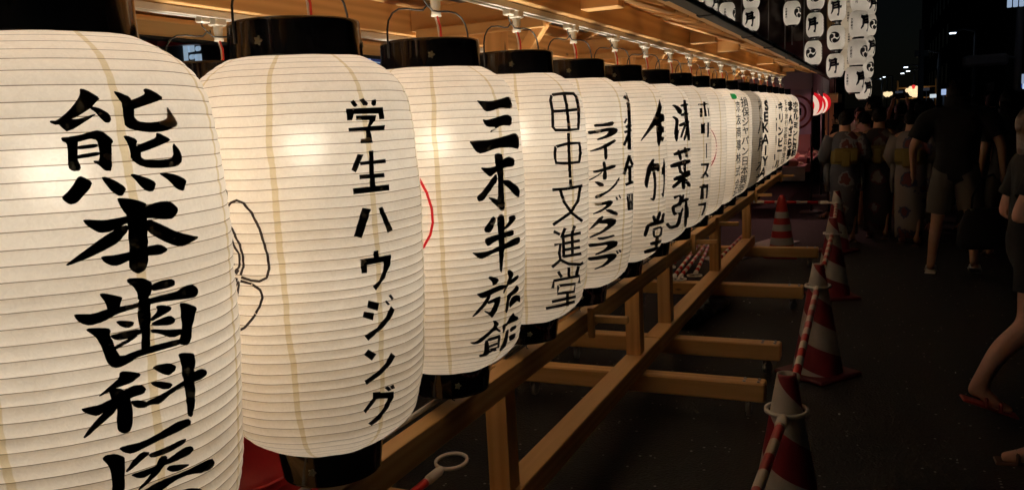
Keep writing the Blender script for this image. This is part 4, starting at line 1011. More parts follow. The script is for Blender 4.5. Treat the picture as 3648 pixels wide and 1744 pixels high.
def garment(name, body, J, B, parts, off, mat, parent, flare=0.0, zhem=None):
    """shell around the body where the nearest bone is one of parts: {(a,b): (t0,t1)}"""
    cls = []; BB = [q for q in B if q[1][0] not in 'fgh' or q[1][:3] == 'hip' or q[1] == 'head']
    for v in body.vertices:
        best = None
        for (a, b) in BB:
            t, d = seg_t(v.co, J[a], J[b]); ra = J[a][3] if not isinstance(J[a][3], tuple) else J[a][3][0]
            d2 = d/(ra+.02)
            if best is None or d2 < best[0]: best = (d2, (a, b), t)
        rg = parts.get(best[1]); cls.append(rg is not None and rg[0] <= best[2] <= rg[1])
    vs = {}; fs = []; V = []
    for p in body.polygons:
        if sum(cls[i] for i in p.vertices) >= len(p.vertices)/2:
            f = []
            for i in p.vertices:
                if i not in vs:
                    vs[i] = len(V); c = body.vertices[i].co + body.vertices[i].normal*off
                    w = noise.noise(c*9)*.010; c = c + body.vertices[i].normal*w
                    V.append(c)
                f.append(vs[i])
            fs.append(f)
    me = bpy.data.meshes.new(name); me.from_pydata(V, [], fs); me.update(); me.polygons.foreach_set('use_smooth', [True]*len(fs))
    o = link(name, me, mat, parent)
    return o
def base_joints(H, legL=(.0, .0, 0.), legR=(.0, .0, 0.), armL=None, armR=None, lean=0.0, sh=1.0, lr=1.0, st=1.0):
    """legX: (forward reach of foot, lift of foot, knee forward); arms: list of elbow, wrist points or None"""
    s = H/1.70; J = {}
    def j(k, x, y, z, r): J[k] = (x*s, y*s, z*s, (r[0]*s, r[1]*s) if isinstance(r, tuple) else r*s)
    j('pelvis', 0, 0, .93, (.135, .105)); j('spine', 0, lean*.3, 1.10, (.12, .095)); j('chest', 0, lean*.6, 1.28, (.145*sh, .105)); j('collar', 0, lean, 1.40, (.085, .07)); j('neck', 0, lean, 1.46, .052)
    j('jaw', 0, lean+.022, 1.525, (.062, .075)); j('head', 0, lean+.012, 1.60, (.078, .095)); j('crown', 0, lean, 1.665, (.055, .07)); j('nose', 0, lean+.118, 1.568, .012)
    B = [('pelvis', 'spine'), ('spine', 'chest'), ('chest', 'collar'), ('collar', 'neck'), ('neck', 'jaw'), ('jaw', 'head'), ('head', 'crown'), ('jaw', 'nose')]
    for sd, k, leg, arm in ((-1, 'L', legL, armL), (1, 'R', legR, armR)):
        f, up, kn = leg
        j('hip'+k, .088*sd, 0, .87, .092); j('knee'+k, .098*sd*(.5+.5*st), f*.5+.02+kn, .49+up*.45, .058*lr); j('calf'+k, .1*sd*(.3+.7*st), f*.72-.02+kn*.55, .33+up*.7, .052*lr); j('ankle'+k, .1*sd*st, f-.02, .085+up, .036*lr)
        tl = up*.55
        j('heel'+k, .1*sd*st, f-.06, .035+up, .030); j('ball'+k, .105*sd*st, f+.09, .032+up-tl, .036); j('toe'+k, .105*sd*st, f+.16, .022+max(0, up-tl*1.3), .022)
        B += [('pelvis', 'hip'+k), ('hip'+k, 'knee'+k), ('knee'+k, 'calf'+k), ('calf'+k, 'ankle'+k), ('ankle'+k, 'heel'+k), ('ankle'+k, 'ball'+k), ('ball'+k, 'toe'+k)]
        j('sho'+k, .168*sd*sh, lean, 1.385, .058)
        el, wr = arm if arm else ((.215*sd, -.02, 1.12), (.225*sd, .06, .885))
        j('elb'+k, *el, .041); j('wri'+k, *wr, .026)
        d = Vector(wr)-Vector(el); d.normalize(); pal = Vector(wr)+d*.06; j('palm'+k, *pal, (.036, .022))
        B += [('collar', 'sho'+k), ('sho'+k, 'elb'+k), ('elb'+k, 'wri'+k), ('wri'+k, 'palm'+k)]
        sdv = Vector((0, 1, 0)) if abs(d.y) < .7 else Vector((0, 0, 1)); sdv = (sdv - d*sdv.dot(d)).normalized(); cur = d.cross(sdv)*(.25*sd)
        for q, (o, ln) in enumerate(((-.026, .062), (-.009, .078), (.009, .072), (.025, .058))):
            m1 = pal + sdv*o + d*ln*.55; m2 = m1 + (d+cur*1.6).normalized()*ln*.5
            j('f%d'%q+k, *m1, .0085); j('g%d'%q+k, *m2, .0072); B += [('palm'+k, 'f%d'%q+k), ('f%d'%q+k, 'g%d'%q+k)]
        th = Vector(wr)+d*.03+sdv*.042; th2 = th + (d*.8+sdv*.5).normalized()*.045
        j('h1'+k, *th, .0105); j('h2'+k, *th2, .0085); B += [('wri'+k, 'h1'+k), ('h1'+k, 'h2'+k)]
    return J, B
def hair(t, J, mat, style, H):
    s = H/1.70; hx, hy, hz = J['head'][:3]; mb = MB(); mb.sphere((hx, hy-.008*s, hz+.012*s), (.090*s, .108*s, .104*s), 20, 14)
    vs = []
    for x, y, z in mb.v:
        f = y-hy; zz = z
        if f > .035*s and z < hz+.045*s: y = hy+.03*s; zz = max(z, hz+.03*s)
        if style != 'long' and zz < hz-.075*s: zz = hz-.075*s
        d = noise.noise(Vector((x*22, y*22, zz*22)))*.010
        vs.append((x+d, y-abs(d)*.6, zz+d*.5))
    mb.v = vs
    if style == 'updo': mb.sphere((hx, hy-.075*s, hz+.075*s), (.055*s, .05*s, .05*s), 14, 10)
    if style == 'long': mb.loft([(hx, hy-.05*s, hz-.26*s, .085*s, .035*s), (hx, hy-.05*s, hz-.12*s, .095*s, .05*s), (hx, hy-.03*s, hz, .09*s, .08*s)], 18)
    if style == 'spiky':
        for k in range(26):
            a = random.uniform(0, 2*PI); b = random.uniform(.5, 1.4); r = .10*s
            p = Vector((hx+r*math.cos(a)*math.cos(b)*.85, hy-.01*s+r*math.sin(a)*math.cos(b), hz+.01*s+r*math.sin(b)))
            mb.tube([p, p + Vector((math.cos(a)*.3, math.sin(a)*.3-.2, .9)).normalized()*.028*s], [.012*s, .002*s], 5)
    return mb.build('hair', mat, t)
def face(t, J, s):
    hx, hy, hz = J['head'][:3]
    for sd in (-1, 1):
        MB().sphere((hx+.032*s*sd, hy+.088*s, hz-.002*s), (.012*s, .007*s, .007*s), 8, 6).build('eye', M['eye'], t)
        MB().sphere((hx+.083*s*sd, hy-.005*s, hz-.018*s), (.010*s, .018*s, .030*s), 10, 8).build('ear', M['skin'], t)
    MB().sphere((hx, hy+.092*s, hz-.062*s), (.022*s, .006*s, .005*s), 8, 6).build('mouth', plain_lip, t)
plain_lip = plain('lips', (.30, .11, .09), .5)
SHIRT = {('pelvis', 'spine'): (0, 1), ('spine', 'chest'): (0, 1), ('chest', 'collar'): (0, 1), ('collar', 'shoL'): (0, 1), ('collar', 'shoR'): (0, 1), ('shoL', 'elbL'): (0, .68), ('shoR', 'elbR'): (0, .68), ('collar', 'neck'): (0, .15)}
SHORTS = {('pelvis', 'spine'): (0, .25), ('pelvis', 'hipL'): (0, 1), ('pelvis', 'hipR'): (0, 1), ('hipL', 'kneeL'): (0, .82), ('hipR', 'kneeR'): (0, .82)}
def with_(d, **kw): e = dict(d); e.update(kw); return e
def long_trousers():
    e = dict(SHORTS)
    for k in 'LR': e[('hip'+k, 'knee'+k)] = (0, 1); e[('knee'+k, 'calf'+k)] = (0, 1); e[('calf'+k, 'ankle'+k)] = (0, .85)
    return e
def person(label, loc, rz, H, top='cloth_black', bottom='cloth_dark', hs='short', hm='hair', legs=((.12, 0, 0), (-.1, 0, 0)), arms=(None, None), shorts=None, shirt=None, shoe='sandal', lean=0.0, sh=1.0, group='people walking in the crowd', footz=0.0, lr=1.0, st=1.0, loose=1.0, skin='skin'):
    t = thing('person', label, 'person', (loc[0], loc[1], footz), rz, group)
    J, B = base_joints(H, legs[0], legs[1], arms[0], arms[1], lean, sh, lr, st); s = H/1.7
    me = skin_mesh('body', J, B); link('body', me, M[skin], t)
    garment('trousers' if shorts else 'shorts', me, J, B, shorts or SHORTS, .020*s*loose*1.1, M[bottom], t)
    garment('shirt', me, J, B, shirt or SHIRT, .024*s*loose, M[top], t)
    hair(t, J, M[hm], hs, H); face(t, J, s)
    for k in 'LR':
        a, b = Vector(J['heel'+k][:3]), Vector(J['toe'+k][:3]); d = (b-a); d.normalize()
        up = Vector((0, 0, 1)); sl = MB().obox(a-d*.035*s-up*.030*s, b+d*.025*s-up*.018*s, .088*s, .014, c=.005)
        o = sl.build('sandal', M[shoe], t)
        for wf in (.62, .30):
          m_ = (a*wf+b*(1-wf)); MB().tube([m_+Vector((-.046*s, 0, -.02*s)), m_+Vector((-.036*s, 0, .018*s)), m_+Vector((0, 0, .032*s)), m_+Vector((.036*s, 0, .018*s)), m_+Vector((.046*s, 0, -.02*s))], .0095, 6).build('strap', M[shoe], o)
    return t, J
def yukata(label, loc, rz, H, mat, hs='updo', obi='obi', group='women in printed summer robes'):
    t = thing('person', label, 'person', (loc[0], loc[1], 0), rz, group)
    arms = (((-.25, .02, 1.15), (-.20, .16, .98)), ((.25, .02, 1.15), (.20, .16, .98)))
    J, B = base_joints(H, (.05, 0, 0), (-.06, 0, 0), *arms); s = H/1.7
    me = skin_mesh('body', J, B); link('body', me, M['skin'], t)
    rings = [(.0, 0, .10, .165, .135), (0, 0, .30, .175, .15), (0, 0, .60, .185, .16), (0, 0, .90, .185, .155), (0, 0, 1.08, .165, .14), (0, .0, 1.25, .185, .14), (0, 0, 1.36, .19, .12), (0, 0, 1.425, .13, .095), (0, 0, 1.455, .07, .07)]
    mb = MB().loft([tuple(v*s for v in r) for r in rings], 40)
    mb.v = [(x + noise.noise(Vector((x*5, y*5, z*2)))*.02*s*(1 if z < 1.2*s else .4), y + noise.noise(Vector((x*6+5, y*6, z*2)))*.02*s, z) for x, y, z in mb.v]
    rb = mb.build('robe', M[mat], t)
    for sd, k in ((-1, 'L'), (1, 'R')):                       # deep hanging sleeves
        a, b, c_ = (Vector(J[q+k][:3]) for q in ('sho', 'elb', 'wri')); e = b.lerp(c_, .75)
        m2 = MB().tube([a, a.lerp(b, .5), b, e], [.085*s, .09*s, .09*s, .085*s], 14); m2.build('sleeve', M[mat], rb)
        f = MB().loft([(e.x*.97, e.y-.02, e.z-.36*s, .035*s, .13*s), (e.x, e.y-.03, e.z-.2*s, .045*s, .15*s), (e.x, e.y-.02, e.z+.02, .05*s, .10*s)], 16); f.build('sleeve_drop', M[mat], rb)
    o = MB().loft([tuple(v*s for v in r) for r in ((0, 0, 1.03, .178, .152), (0, 0, 1.04, .182, .156), (0, 0, 1.20, .182, .155), (0, 0, 1.21, .178, .15))], 36).build('sash', M[obi], t)
    MB().box(-.15*s, .15*s, -.215*s, -.155*s, 1.06*s, 1.24*s, .03).box(-.06*s, .06*s, -.23*s, -.16*s, 1.0*s, 1.22*s, .02).build('sash_bow', M[obi], o)
    hair(t, J, M['hair'], hs, H); face(t, J, s)
    for k in 'LR':
        a, b = Vector(J['heel'+k][:3]), Vector(J['toe'+k][:3]); d = (b-a).normalized()
        MB().obox(a-d*.03*s-Vector((0, 0, .03)), b+d*.02*s-Vector((0, 0, .018)), .085*s, .022, c=.004).build('sandal', M['sandal'], t)
    return t
random.seed(11)
# man in black, walking away
person('tall man in black tee and grey knee shorts walking away in white sandals', (.72, 8.72), R(-8), 1.82, 'cloth_black', 'cloth_shorts', 'spiky', legs=((-.02, 0, 0), (-.22, .09, .05)), st=1.75, loose=1.9, shirt=SHIRT | {('pelvis', 'hipL'): (0, .7), ('pelvis', 'hipR'): (0, .7)},
       arms=(((-.345, -.03, 1.14), (-.35, .10, .92)), ((.345, -.05, 1.14), (.36, .02, .90))), shoe='cloth_white', sh=1.38)
# woman at the frame edge, facing right, rear heel up
wt, wj = person('woman in black top and black shorts, rear heel raised, brown hair, bare legs', (.745, 4.75), R(-82), 1.60, 'cloth_black', 'cloth_black', 'long', 'hair_brown',
       legs=((.34, .0, .06), (-.25, .10, .08)), arms=(((-.23, -.08, 1.10), (-.20, .16, 1.06)), ((.22, -.15, 1.12), (.20, .13, 1.20))),
       shorts=with_(SHORTS, **{}) | {('hipL', 'kneeL'): (0, .45), ('hipR', 'kneeR'): (0, .45)}, shirt=SHIRT | {('shoL', 'elbL'): (0, .6), ('shoR', 'elbR'): (0, .6)}, lr=1.14, shoe='sandal_red', skin='skin_fair')
# hand bag over her far arm
hb = thing('hand_bag', 'black leather hand bag with brass clasps hanging at the walking woman', 'bag', (.60, 5.25, .80), R(20))
MB().loft([(0, 0, .0, .14, .05), (0, 0, .03, .17, .065), (0, 0, .13, .16, .06), (0, 0, .22, .125, .03), (0, 0, .23, .11, .015)], 24).build('bag_body', M['cloth_black'], hb)
MB().tube([(-.09, 0, .22), (-.085, 0, .30), (-.04, 0, .40), (.02, 0, .42), (.07, 0, .36), (.09, 0, .22)], .006, 8).build('strap', M['cloth_black'], hb)
for x in (-.09, .09): MB().box(x-.010, x+.010, -.018, .018, .205, .232, .003).build('clasp', M['brass'], hb)
# second walker, only a sandalled foot steps into view
person('walker facing the lanterns, one strapped sandal stepping into view', (1.10, 4.17), R(90), 1.66, 'cloth_black', 'cloth_dark', 'short', legs=((.40, 0, .05), (-.3, .06, .0)), shorts=long_trousers(), skin='skin_fair')
yukata('woman in pale blue print robe with yellow sash beside the striped cones', (-.32, 10.7), R(6), 1.58, 'yuk1')
yukata('woman in dark floral robe with broad yellow sash, between two other robed women', (.06, 10.95), R(-4), 1.60, 'yuk2')
yukata('woman in cream and red floral robe half hidden by the man in black', (.40, 10.45), R(-14), 1.56, 'yuk3')
# more of the crowd farther on
def crowd(label, px, ptop, Y, H, rz, **kw):
    v = at(px, ptop, 1, Y); return person(label, (v.x, Y), rz, H, **kw)
crowd('young man in profile with lit cheek above the robed women', 3112, 318, 12.3, 1.76, R(60), hs='spiky', top='cloth_dark')
crowd('person in pink shirt between two robed women', 3078, 395, 12.0, 1.56, R(30), top='cloth_pink')
crowd('short-haired person in white shirt near the hanging float lanterns', 3066, 360, 14.2, 1.62, R(170), top='cloth_white')
UPARM = (((-.20, .16, 1.42), (-.12, .24, 1.68)), ((.20, .16, 1.42), (.10, .24, 1.70)))
ph, pj = crowd('person holding a phone up with both raised hands', 3212, 325, 13.0, 1.66, R(0), arms=UPARM, top='cloth_dark')
p_ = ph.location; bz_ = thing('phone', 'dark phone held up above the crowd by raised hands', 'phone', (p_.x-.01, p_.y+.26, 1.72), 0)
MB().box(-.075, .075, -.005, .005, 0, .08, .004).build('case', M['cloth_black'], bz_); MB().box(-.07, .07, -.0065, -.0052, .004, .076, .001).build('screen', plain('dark_glass', (.02, .02, .025), .1), bz_)
CRD_ = [(3262, 335, 12.2, 1.70, 'round-headed person in dark clothes in front of the far lantern cluster', 0), (3310, 340, 13.4, 1.66, 'person in dark clothes left of the tall man in black', .3), (3345, 345, 14.5, 1.6, 'child-height walker in navy beyond the tall man', -.4),
        (3480, 335, 11.5, 1.68, 'broad person in charcoal right behind the tall man', .2), (3540, 330, 12.6, 1.72, 'person in striped dark top beyond the hand bag', -.2), (3600, 300, 9.6, 1.72, 'long-haired person in dark clothes by the frame edge pole', .1), (2990, 352, 12.9, 1.56, 'person with face turned to the pink stall beside the pale blue robe', 1.2)]
for k, (px, pt, Y, H, l, rz) in enumerate(CRD_):
    crowd(l, px, pt, Y, H, rz, hs=('short', 'spiky', 'short', 'spiky', 'short', 'long', 'updo')[k], top=('cloth_black', 'cloth_dark', 'cloth_navy', 'cloth_dark', 'cloth_black', 'cloth_dark', 'cloth_navy')[k], shorts=long_trousers())

MORE = [(3140, 350, 15.0, 1.6, 'dark figure deep in the crowd between the profile man and the raised phone', .5), (3175, 352, 14.0, 1.58, 'short dark figure just left of the raised phone', -.3), (3240, 340, 15.5, 1.7, 'dark figure straight under the far lantern cluster', .1),
        (3285, 338, 11.6, 1.66, 'dark-clad person close behind the cream and red robe', .4), (3425, 345, 13.6, 1.66, 'dark figure hidden behind the tall man shoulder', -.2), (3510, 340, 14.8, 1.7, 'dark figure between the tall man and the brown-haired woman, deep in the crowd', .6), (3575, 338, 13.2, 1.66, 'dark figure beyond the brown-haired woman', -.5), (3630, 335, 11.2, 1.7, 'dark figure past the brown-haired woman near the blue signs', .2)]
for k, (px, pt, Y, H, l, rz) in enumerate(MORE):
    crowd(l, px, pt, Y, H, rz, hs=('short', 'updo', 'spiky', 'short')[k % 4], top=('cloth_black', 'cloth_dark', 'cloth_navy')[k % 3], shorts=long_trousers(), sh=1.0+.08*(k % 3))
# ================================================================ festival stall past the end of the racks
def cloth_thin(name, col, k=.05):
    m, n, b = mat_new(name); out = n.nodes['Material Output']; b.inputs['Base Color'].default_value = (*col, 1); b.inputs['Roughness'].default_value = .85
    tr = nd(n, 'ShaderNodeBsdfTranslucent'); tr.inputs[0].default_value = (*col, 1); ms = nd(n, 'ShaderNodeMixShader'); ms.inputs[0].default_value = k
    n.links.new(b.outputs[0], ms.inputs[1]); n.links.new(tr.outputs[0], ms.inputs[2]); n.links.new(ms.outputs[0], out.inputs['Surface']); return m
M['tent'] = cloth_thin('mauve_tent_cloth', (.44, .38, .44))
M['tent_in'] = plain('counter_cloth', (.50, .30, .28), .8, bump=.4, bscale=10)
M['pole'] = plain('grey_pole', (.10, .10, .11), .4, metal=.4)
st = thing('market_stall', 'pink-lit festival stall with scalloped mauve canopy past the last lantern', 'stall', (-2.2, 16.0, 0))
X1, X0, YA, YB = -.887, -3.7, 13.6, 18.8
def valance(p, q, n, z1=2.22, z0=1.98, dp=.13):
    p, q = Vector((*p, 0)), Vector((*q, 0)); vs = []; fs = []; m = n*12
    for i in range(m+1):
        t = i/m; b = p.lerp(q, t); w = abs(math.sin(PI*t*n)); fold = .018*math.sin(t*m*.9)
        nrm = (q-p).cross(Vector((0, 0, 1))).normalized()
        for z in (z1, (z1+z0)/2, z0-dp*w**.6): vs.append((b.x+nrm.x*fold*(z1-z), b.y+nrm.y*fold*(z1-z), z))
    for i in range(m):
        for k in (0, 1): a = i*3+k; fs.append([a, a+1, a+4, a+3])
    return MB().add(vs, fs, smooth=True)
valance((X0, YA), (X1, YA), 7).build('valance', M['tent'], st, True)
valance((X1, YA), (X1, YB), 12).build('valance', M['tent'], st, True)
ap = (-2.3, 16.2, 3.1)
MB().add([(X0, YA, 2.221), (X1, YA, 2.221), (X1, YB, 2.221), (X0, YB, 2.221), ap], [[0, 1, 4], [1, 2, 4], [2, 3, 4], [3, 0, 4]]).build('canopy', M['tent'], st, True)
for x, y in ((X1-.01, YA+.03), (X1-.01, 16.2), (X1-.01, YB-.05), (X0+.03, YA+.03)):
    po = MB().tube([(x, y, 0), (x, y, 2.2)], .019, 10).build('pole', M['pole'], st, True)
    MB().lathe([(.0, .03), (.16, .028), (.18, .012), (.18, 0)], 28, x, y).build('pole_foot', M['pole'], st, True)
MB().box(-2.6, -1.0, 13.75, 14.6, .70, .74, .006).box(-1.55, -1.0, 14.6, 18.4, .70, .74, .006).build('counter', M['tent_in'], st, True)
MB().box(-2.6, -1.0, 13.72, 13.745, .50, .735, .004).build('counter_skirt', M['tent'], st, True)
MB().box(-3.6, -1.2, 18.5, 18.53, .3, 2.2).build('back_cloth', M['tent_in'], st, True)
MB().box(-3.66, -3.63, 13.8, 18.4, .0, 2.2).build('side_cloth', M['tent_in'], st, True)
# hanging cloth with rings and a camera drawing
M['banner'] = cloth_thin('violet_banner', (.42, .36, .48), .35)
M['ring_red'] = plain('dull_red_print', (.42, .09, .10), .7)
bn = thing('banner', 'violet cloth banner with faded red rings and a camera drawing, hung on the stall', 'banner', (-1.3, 13.52, 1.2))
MB().add([(-1.65+.75*i/10, 13.52+.02*math.sin(i*1.3), z) for z in (1.95, 1.55, 1.25) for i in range(11)], [[k*11+i, k*11+i+11, k*11+i+12, k*11+i+1] for k in (0, 1) for i in range(10)], smooth=True).build('cloth', M['banner'], bn, True)
for r, mt in ((.27, 'ring_red'), (.17, 'ring_red')):
    t_ = MB().lathe([(r-.035, 0), (r, 0)], 36); t_.v = [(-1.13+a, 13.485-(.27-r)*.01, 1.60+b) for a, b, c in t_.v]; t_.build('printed_ring', M[mt], bn, True)
MB().box(-1.22, -1.04, 13.470, 13.474, 1.55, 1.66, .002).box(-1.17, -1.09, 13.470, 13.474, 1.66, 1.69, .001).build('camera_print', M['cloth_black'], bn, True)
# round red and white lit lanterns
def target_mat(name, axis_):
    m, n, b = mat_new(name); tc = nd(n, 'ShaderNodeTexCoord'); mp = nd(n, 'ShaderNodeVectorMath', operation='MULTIPLY'); mp.inputs[1].default_value = (1, 0, 1)
    ad = nd(n, 'ShaderNodeVectorMath', operation='ADD'); ad.inputs[1].default_value = (.06, 0, .03)
    n.links.new(tc.outputs['Object'], ad.inputs[0]); n.links.new(ad.outputs[0], mp.inputs[0])
    ln = nd(n, 'ShaderNodeVectorMath', operation='LENGTH'); n.links.new(mp.outputs[0], ln.inputs[0])
    ml = nd(n, 'ShaderNodeMath', operation='MULTIPLY'); ml.inputs[1].default_value = 7.2; n.links.new(ln.outputs['Value'], ml.inputs[0])
    fr = nd(n, 'ShaderNodeMath', operation='FRACT'); n.links.new(ml.outputs[0], fr.inputs[0]); gt = nd(n, 'ShaderNodeMath', operation='GREATER_THAN'); gt.inputs[1].default_value = .5; n.links.new(fr.outputs[0], gt.inputs[0])
    mx = nd(n, 'ShaderNodeMix', data_type='RGBA'); mx.inputs[6].default_value = (1, .72, .55, 1); mx.inputs[7].default_value = (.75, .012, .02, 1)
    n.links.new(gt.outputs[0], mx.inputs[0]); n.links.new(mx.outputs[2], b.inputs['Base Color']); n.links.new(mx.outputs[2], b.inputs['Emission Color']); b.inputs['Emission Strength'].default_value = .75
    return m
M['target'] = target_mat('red_white_ring_paper', 1)
for k, (px, py, Y, rr, l) in enumerate([(2908, 370, 13.95, .195, 'larger round lantern with red and white rings, lit, under the stall canopy'), (2945, 372, 15.2, .18, 'smaller round lantern with red and white rings, lit, behind the larger one'), (2958, 366, 16.6, .2, 'red and white ringed lantern farthest inside the stall')]):
    v = at(px, py, 1, Y); t = thing('ring_lantern', l, 'lantern', (min(v.x, -.95), Y, v.z), group='round red and white lanterns of the stall')
    MB().sphere((0, 0, 0), (rr, rr*.55, rr), 28, 18).build('paper_globe', M['target'], t); MB().lathe([(.0, rr+.03), (.06, rr+.03), (.07, rr-.02), (.0, rr-.02)], 18).build('cap', M['black_lacquer'], t)
    MB().tube([(0, 0, rr+.03), (0, 0, 2.25-v.z)], .004, 5).build('cord', M['wire'], t)
pl = bpy.data.lights.new('stall_lamp', 'POINT'); pl.energy = 38; pl.color = (1, .42, .38); pl.shadow_soft_size = .06
lo = thing('stall_lamp', 'bare bulb glowing inside the pink stall', 'lamp', (-1.75, 15.2, 1.98)); MB().sphere((0, 0, 0), .035, 12, 8).build('bulb', glow('pink_bulb', (1, .6, .5), 6), lo); MB().tube([(0, 0, .03), (0, 0, .55)], .004, 5).build('cord', M['wire'], lo)
l = bpy.data.objects.new('lamp_light', pl); C.objects.link(l); l.parent = lo; l.location = (0, 0, -.08)
# wares on the counter
random.seed(5); M['wrap'] = [plain('ware_%d' % k, c, .5) for k, c in enumerate([(.5, .2, .16), (.55, .4, .3), (.25, .1, .1), (.6, .5, .42)])]
for k in range(16):
    x = random.uniform(-1.5, -1.05); y = 13.85+k*.28; w_ = random.uniform(.05, .11); h = random.uniform(.03, .1)
    t_ = MB().box(-w_, w_, -w_*.8, w_*.8, 0, h, .012).box(-w_*.7, w_*.7, -w_*.5, w_*.5, h, h+.012, .004).build('ware_tray', M['wrap'][k % 4]); t_.location = (x, y, .741); t_.rotation_euler = (0, 0, random.uniform(-.4, .4))
    tag(t_, 'small tray of goods laid out on the pink-lit stall counter', 'tray', 'trays on the stall counter')
# vendor behind the counter
person('vendor in pale shirt leaning over the counter of the pink stall', (-1.9, 14.9), R(-70), 1.64, 'cloth_white', 'cloth_dark', 'short', legs=((.02, 0, 0), (-.02, 0, 0)), arms=(((-.22, .10, 1.15), (-.16, .34, 1.02)), ((.22, .10, 1.15), (.16, .34, 1.02))), shorts=long_trousers(), group='stall keepers')

# ================================================================ festival float hung with lanterns
M['tarp'] = plain('brown_tarpaulin', (.085, .055, .042), .28, bump=1.0, bscale=3.2, var=.5)
M['tarp_red'] = plain('dark_red_hanging', (.09, .018, .018), .5, bump=.6, bscale=4, var=.3)
ff = thing('festival_float', 'tall dark festival float wrapped in brown plastic sheet, hung with rows of lanterns', 'float', (-2.5, 19.0, 0))
def drape(x0, x1, z0, z1, y, amp, nx=70, nz=50):
    vs = []; fs = []
    for i in range(nx+1):
        for j in range(nz+1):
            x = x0+(x1-x0)*i/nx; z = z0+(z1-z0)*j/nz
            vs.append((x, y + amp*noise.noise(Vector((x*2.2, z*1.4, 3))) + amp*.5*noise.noise(Vector((x*5+z*3, z*4, 9))), z))
    for i in range(nx):
        for j in range(nz): a = i*(nz+1)+j; fs.append([a, a+nz+1, a+nz+2, a+1])
    return MB().add(vs, fs, smooth=True)
drape(-6.5, -.95, 3.1, 7.5, 18.9, .30).build('plastic_sheet', M['tarp'], ff, True)
drape(-6.5, -.80, 1.9, 3.12, 19.1, .12).build('hanging', M['tarp_red'], ff, True)
for x in (-6.4, -4.3, -2.4, -.9): MB().box(x-.09, x+.09, 19.2, 19.38, 0, 7.6).build('post', M['wood_z'], ff, True)
MB().box(-6.6, -.7, 18.6, 21, 1.75, 1.95).build('deck', M['wood_x'], ff, True)
M['rope'] = plain('pale_rope', (.40, .37, .34), .8)
# lanterns of the float
NAVY = plain('navy_ink', (.010, .014, .035), .6); BLK = plain('black_print', (.008, .008, .010), .6)
def thin_paper(name, c):
    m, n, b = mat_new(name); n.nodes.remove(b); out = n.nodes['Material Output']
    df = nd(n, 'ShaderNodeBsdfDiffuse'); tr = nd(n, 'ShaderNodeBsdfTranslucent'); ms = nd(n, 'ShaderNodeMixShader'); ms.inputs[0].default_value = .4
    tc = nd(n, 'ShaderNodeTexCoord'); no = nd(n, 'ShaderNodeTexNoise'); no.inputs['Scale'].default_value = 30; n.links.new(tc.outputs['Object'], no.inputs['Vector'])
    mx = nd(n, 'ShaderNodeMix', data_type='RGBA'); mx.inputs[6].default_value = (*[k*.88 for k in c], 1); mx.inputs[7].default_value = (*c, 1); n.links.new(no.outputs[0], mx.inputs[0])
    n.links.new(mx.outputs[2], df.inputs[0]); n.links.new(mx.outputs[2], tr.inputs[0])
    n.links.new(df.outputs[0], ms.inputs[1]); n.links.new(tr.outputs[0], ms.inputs[2]); n.links.new(ms.outputs[0], out.inputs['Surface']); return m
FP = thin_paper('float_lantern_paper', (.90, .87, .82)); FP2 = thin_paper('float_lantern_paper_dim', (.72, .66, .56))
FLL = bpy.data.lights.new('float_bulb', 'POINT'); FLL.energy = 1.25; FLL.color = (1, .88, .74); FLL.shadow_soft_size = .035
def fl_r(z): t = min(1.0, abs(z)/.225); return .085 + .077*(1-t**3.4)**.6
FPROF = [(fl_r(z), z) for z in [(.222*k/10) for k in range(-10, 11)]]
def fl_mesh():
    n = 36; mb = MB(); pr = []
    for k in range(0, 45):
        z = -.222+.444*k/44; pr.append((fl_r(z) - .0015*(k % 2), z))
    return mb.lathe(pr, n).mesh('paper_shade')
FSH = [fl_mesh(), fl_mesh()]; FSH[0].materials.append(FP); FSH[1].materials.append(FP2)
FRT = MB().lathe([(.088, .215), (.092, .222), (.092, .245), (.088, .25), (.082, .25), (.082, .215)], 28).mesh('top_ring'); FRB = MB().lathe([(.088, -.215), (.092, -.222), (.092, -.245), (.088, -.25), (.082, -.25), (.082, -.215)], 28).mesh('bottom_ring')
TSUKI = ["-.82,.92 -.55,.80 .35,.95 .75,.78 .62,.60 .66,.25 1.0,.30 .98,-.02 .66,-.06 .60,-.55 .52,-1.0 .15,-.95 .20,-.75 .36,-.60 .34,-.10 -.36,-.14 -.50,-.45 -.88,-.72 -.98,-.60 -.72,-.20 -.68,.40 -.95,.62"]
TSW = ["-.30,.52 .28,.60 .28,.48 -.30,.40", "-.30,.20 .26,.26 .26,.17 -.30,.10"]
def num(s): return [tuple(float(v) for v in q.split(',')) for q in s.split()]
def tomoe():
    out = []
    for k in range(3):
        a0 = 2*PI*k/3; pts = []
        for i in range(17): a = a0 + PI*.15 + 1.9*i/16; pts.append((.98*math.cos(a), .98*math.sin(a)))
        for i in range(16, -1, -1):
            a = a0 + PI*.15 + 1.9*i/16; r = .98 - .62*(1-i/16)**.8; pts.append((r*math.cos(a), r*math.sin(a)))
        out.append(pts)
        c = (.56*math.cos(a0+PI*.15+.12), .56*math.sin(a0+PI*.15+.12)); out.append([(c[0]+.40*math.cos(2*PI*i/20), c[1]+.40*math.sin(2*PI*i/20)) for i in range(20)])
    return out
TOM = tomoe()
FPG = plain('pale_gap', (.8, .76, .7), .7)
def fl_ink(kind, ang):
    """print centred at angle ang (radians, lantern local)"""
    u0 = ang*.162
    if kind == 'tsuki':
        ps = [[(u0+x*.105, y*.15) for x, y in num(s)] for s in TSUKI]; ws = [[(u0+x*.105, y*.15) for x, y in num(s)] for s in TSW]; return [('character', ps, NAVY, .002), ('character_gap', ws, FPG, .0045)]
    return [('swirl_mark', [[(u0+x*.105, y*.105) for x, y in p] for p in TOM], BLK, .002)]
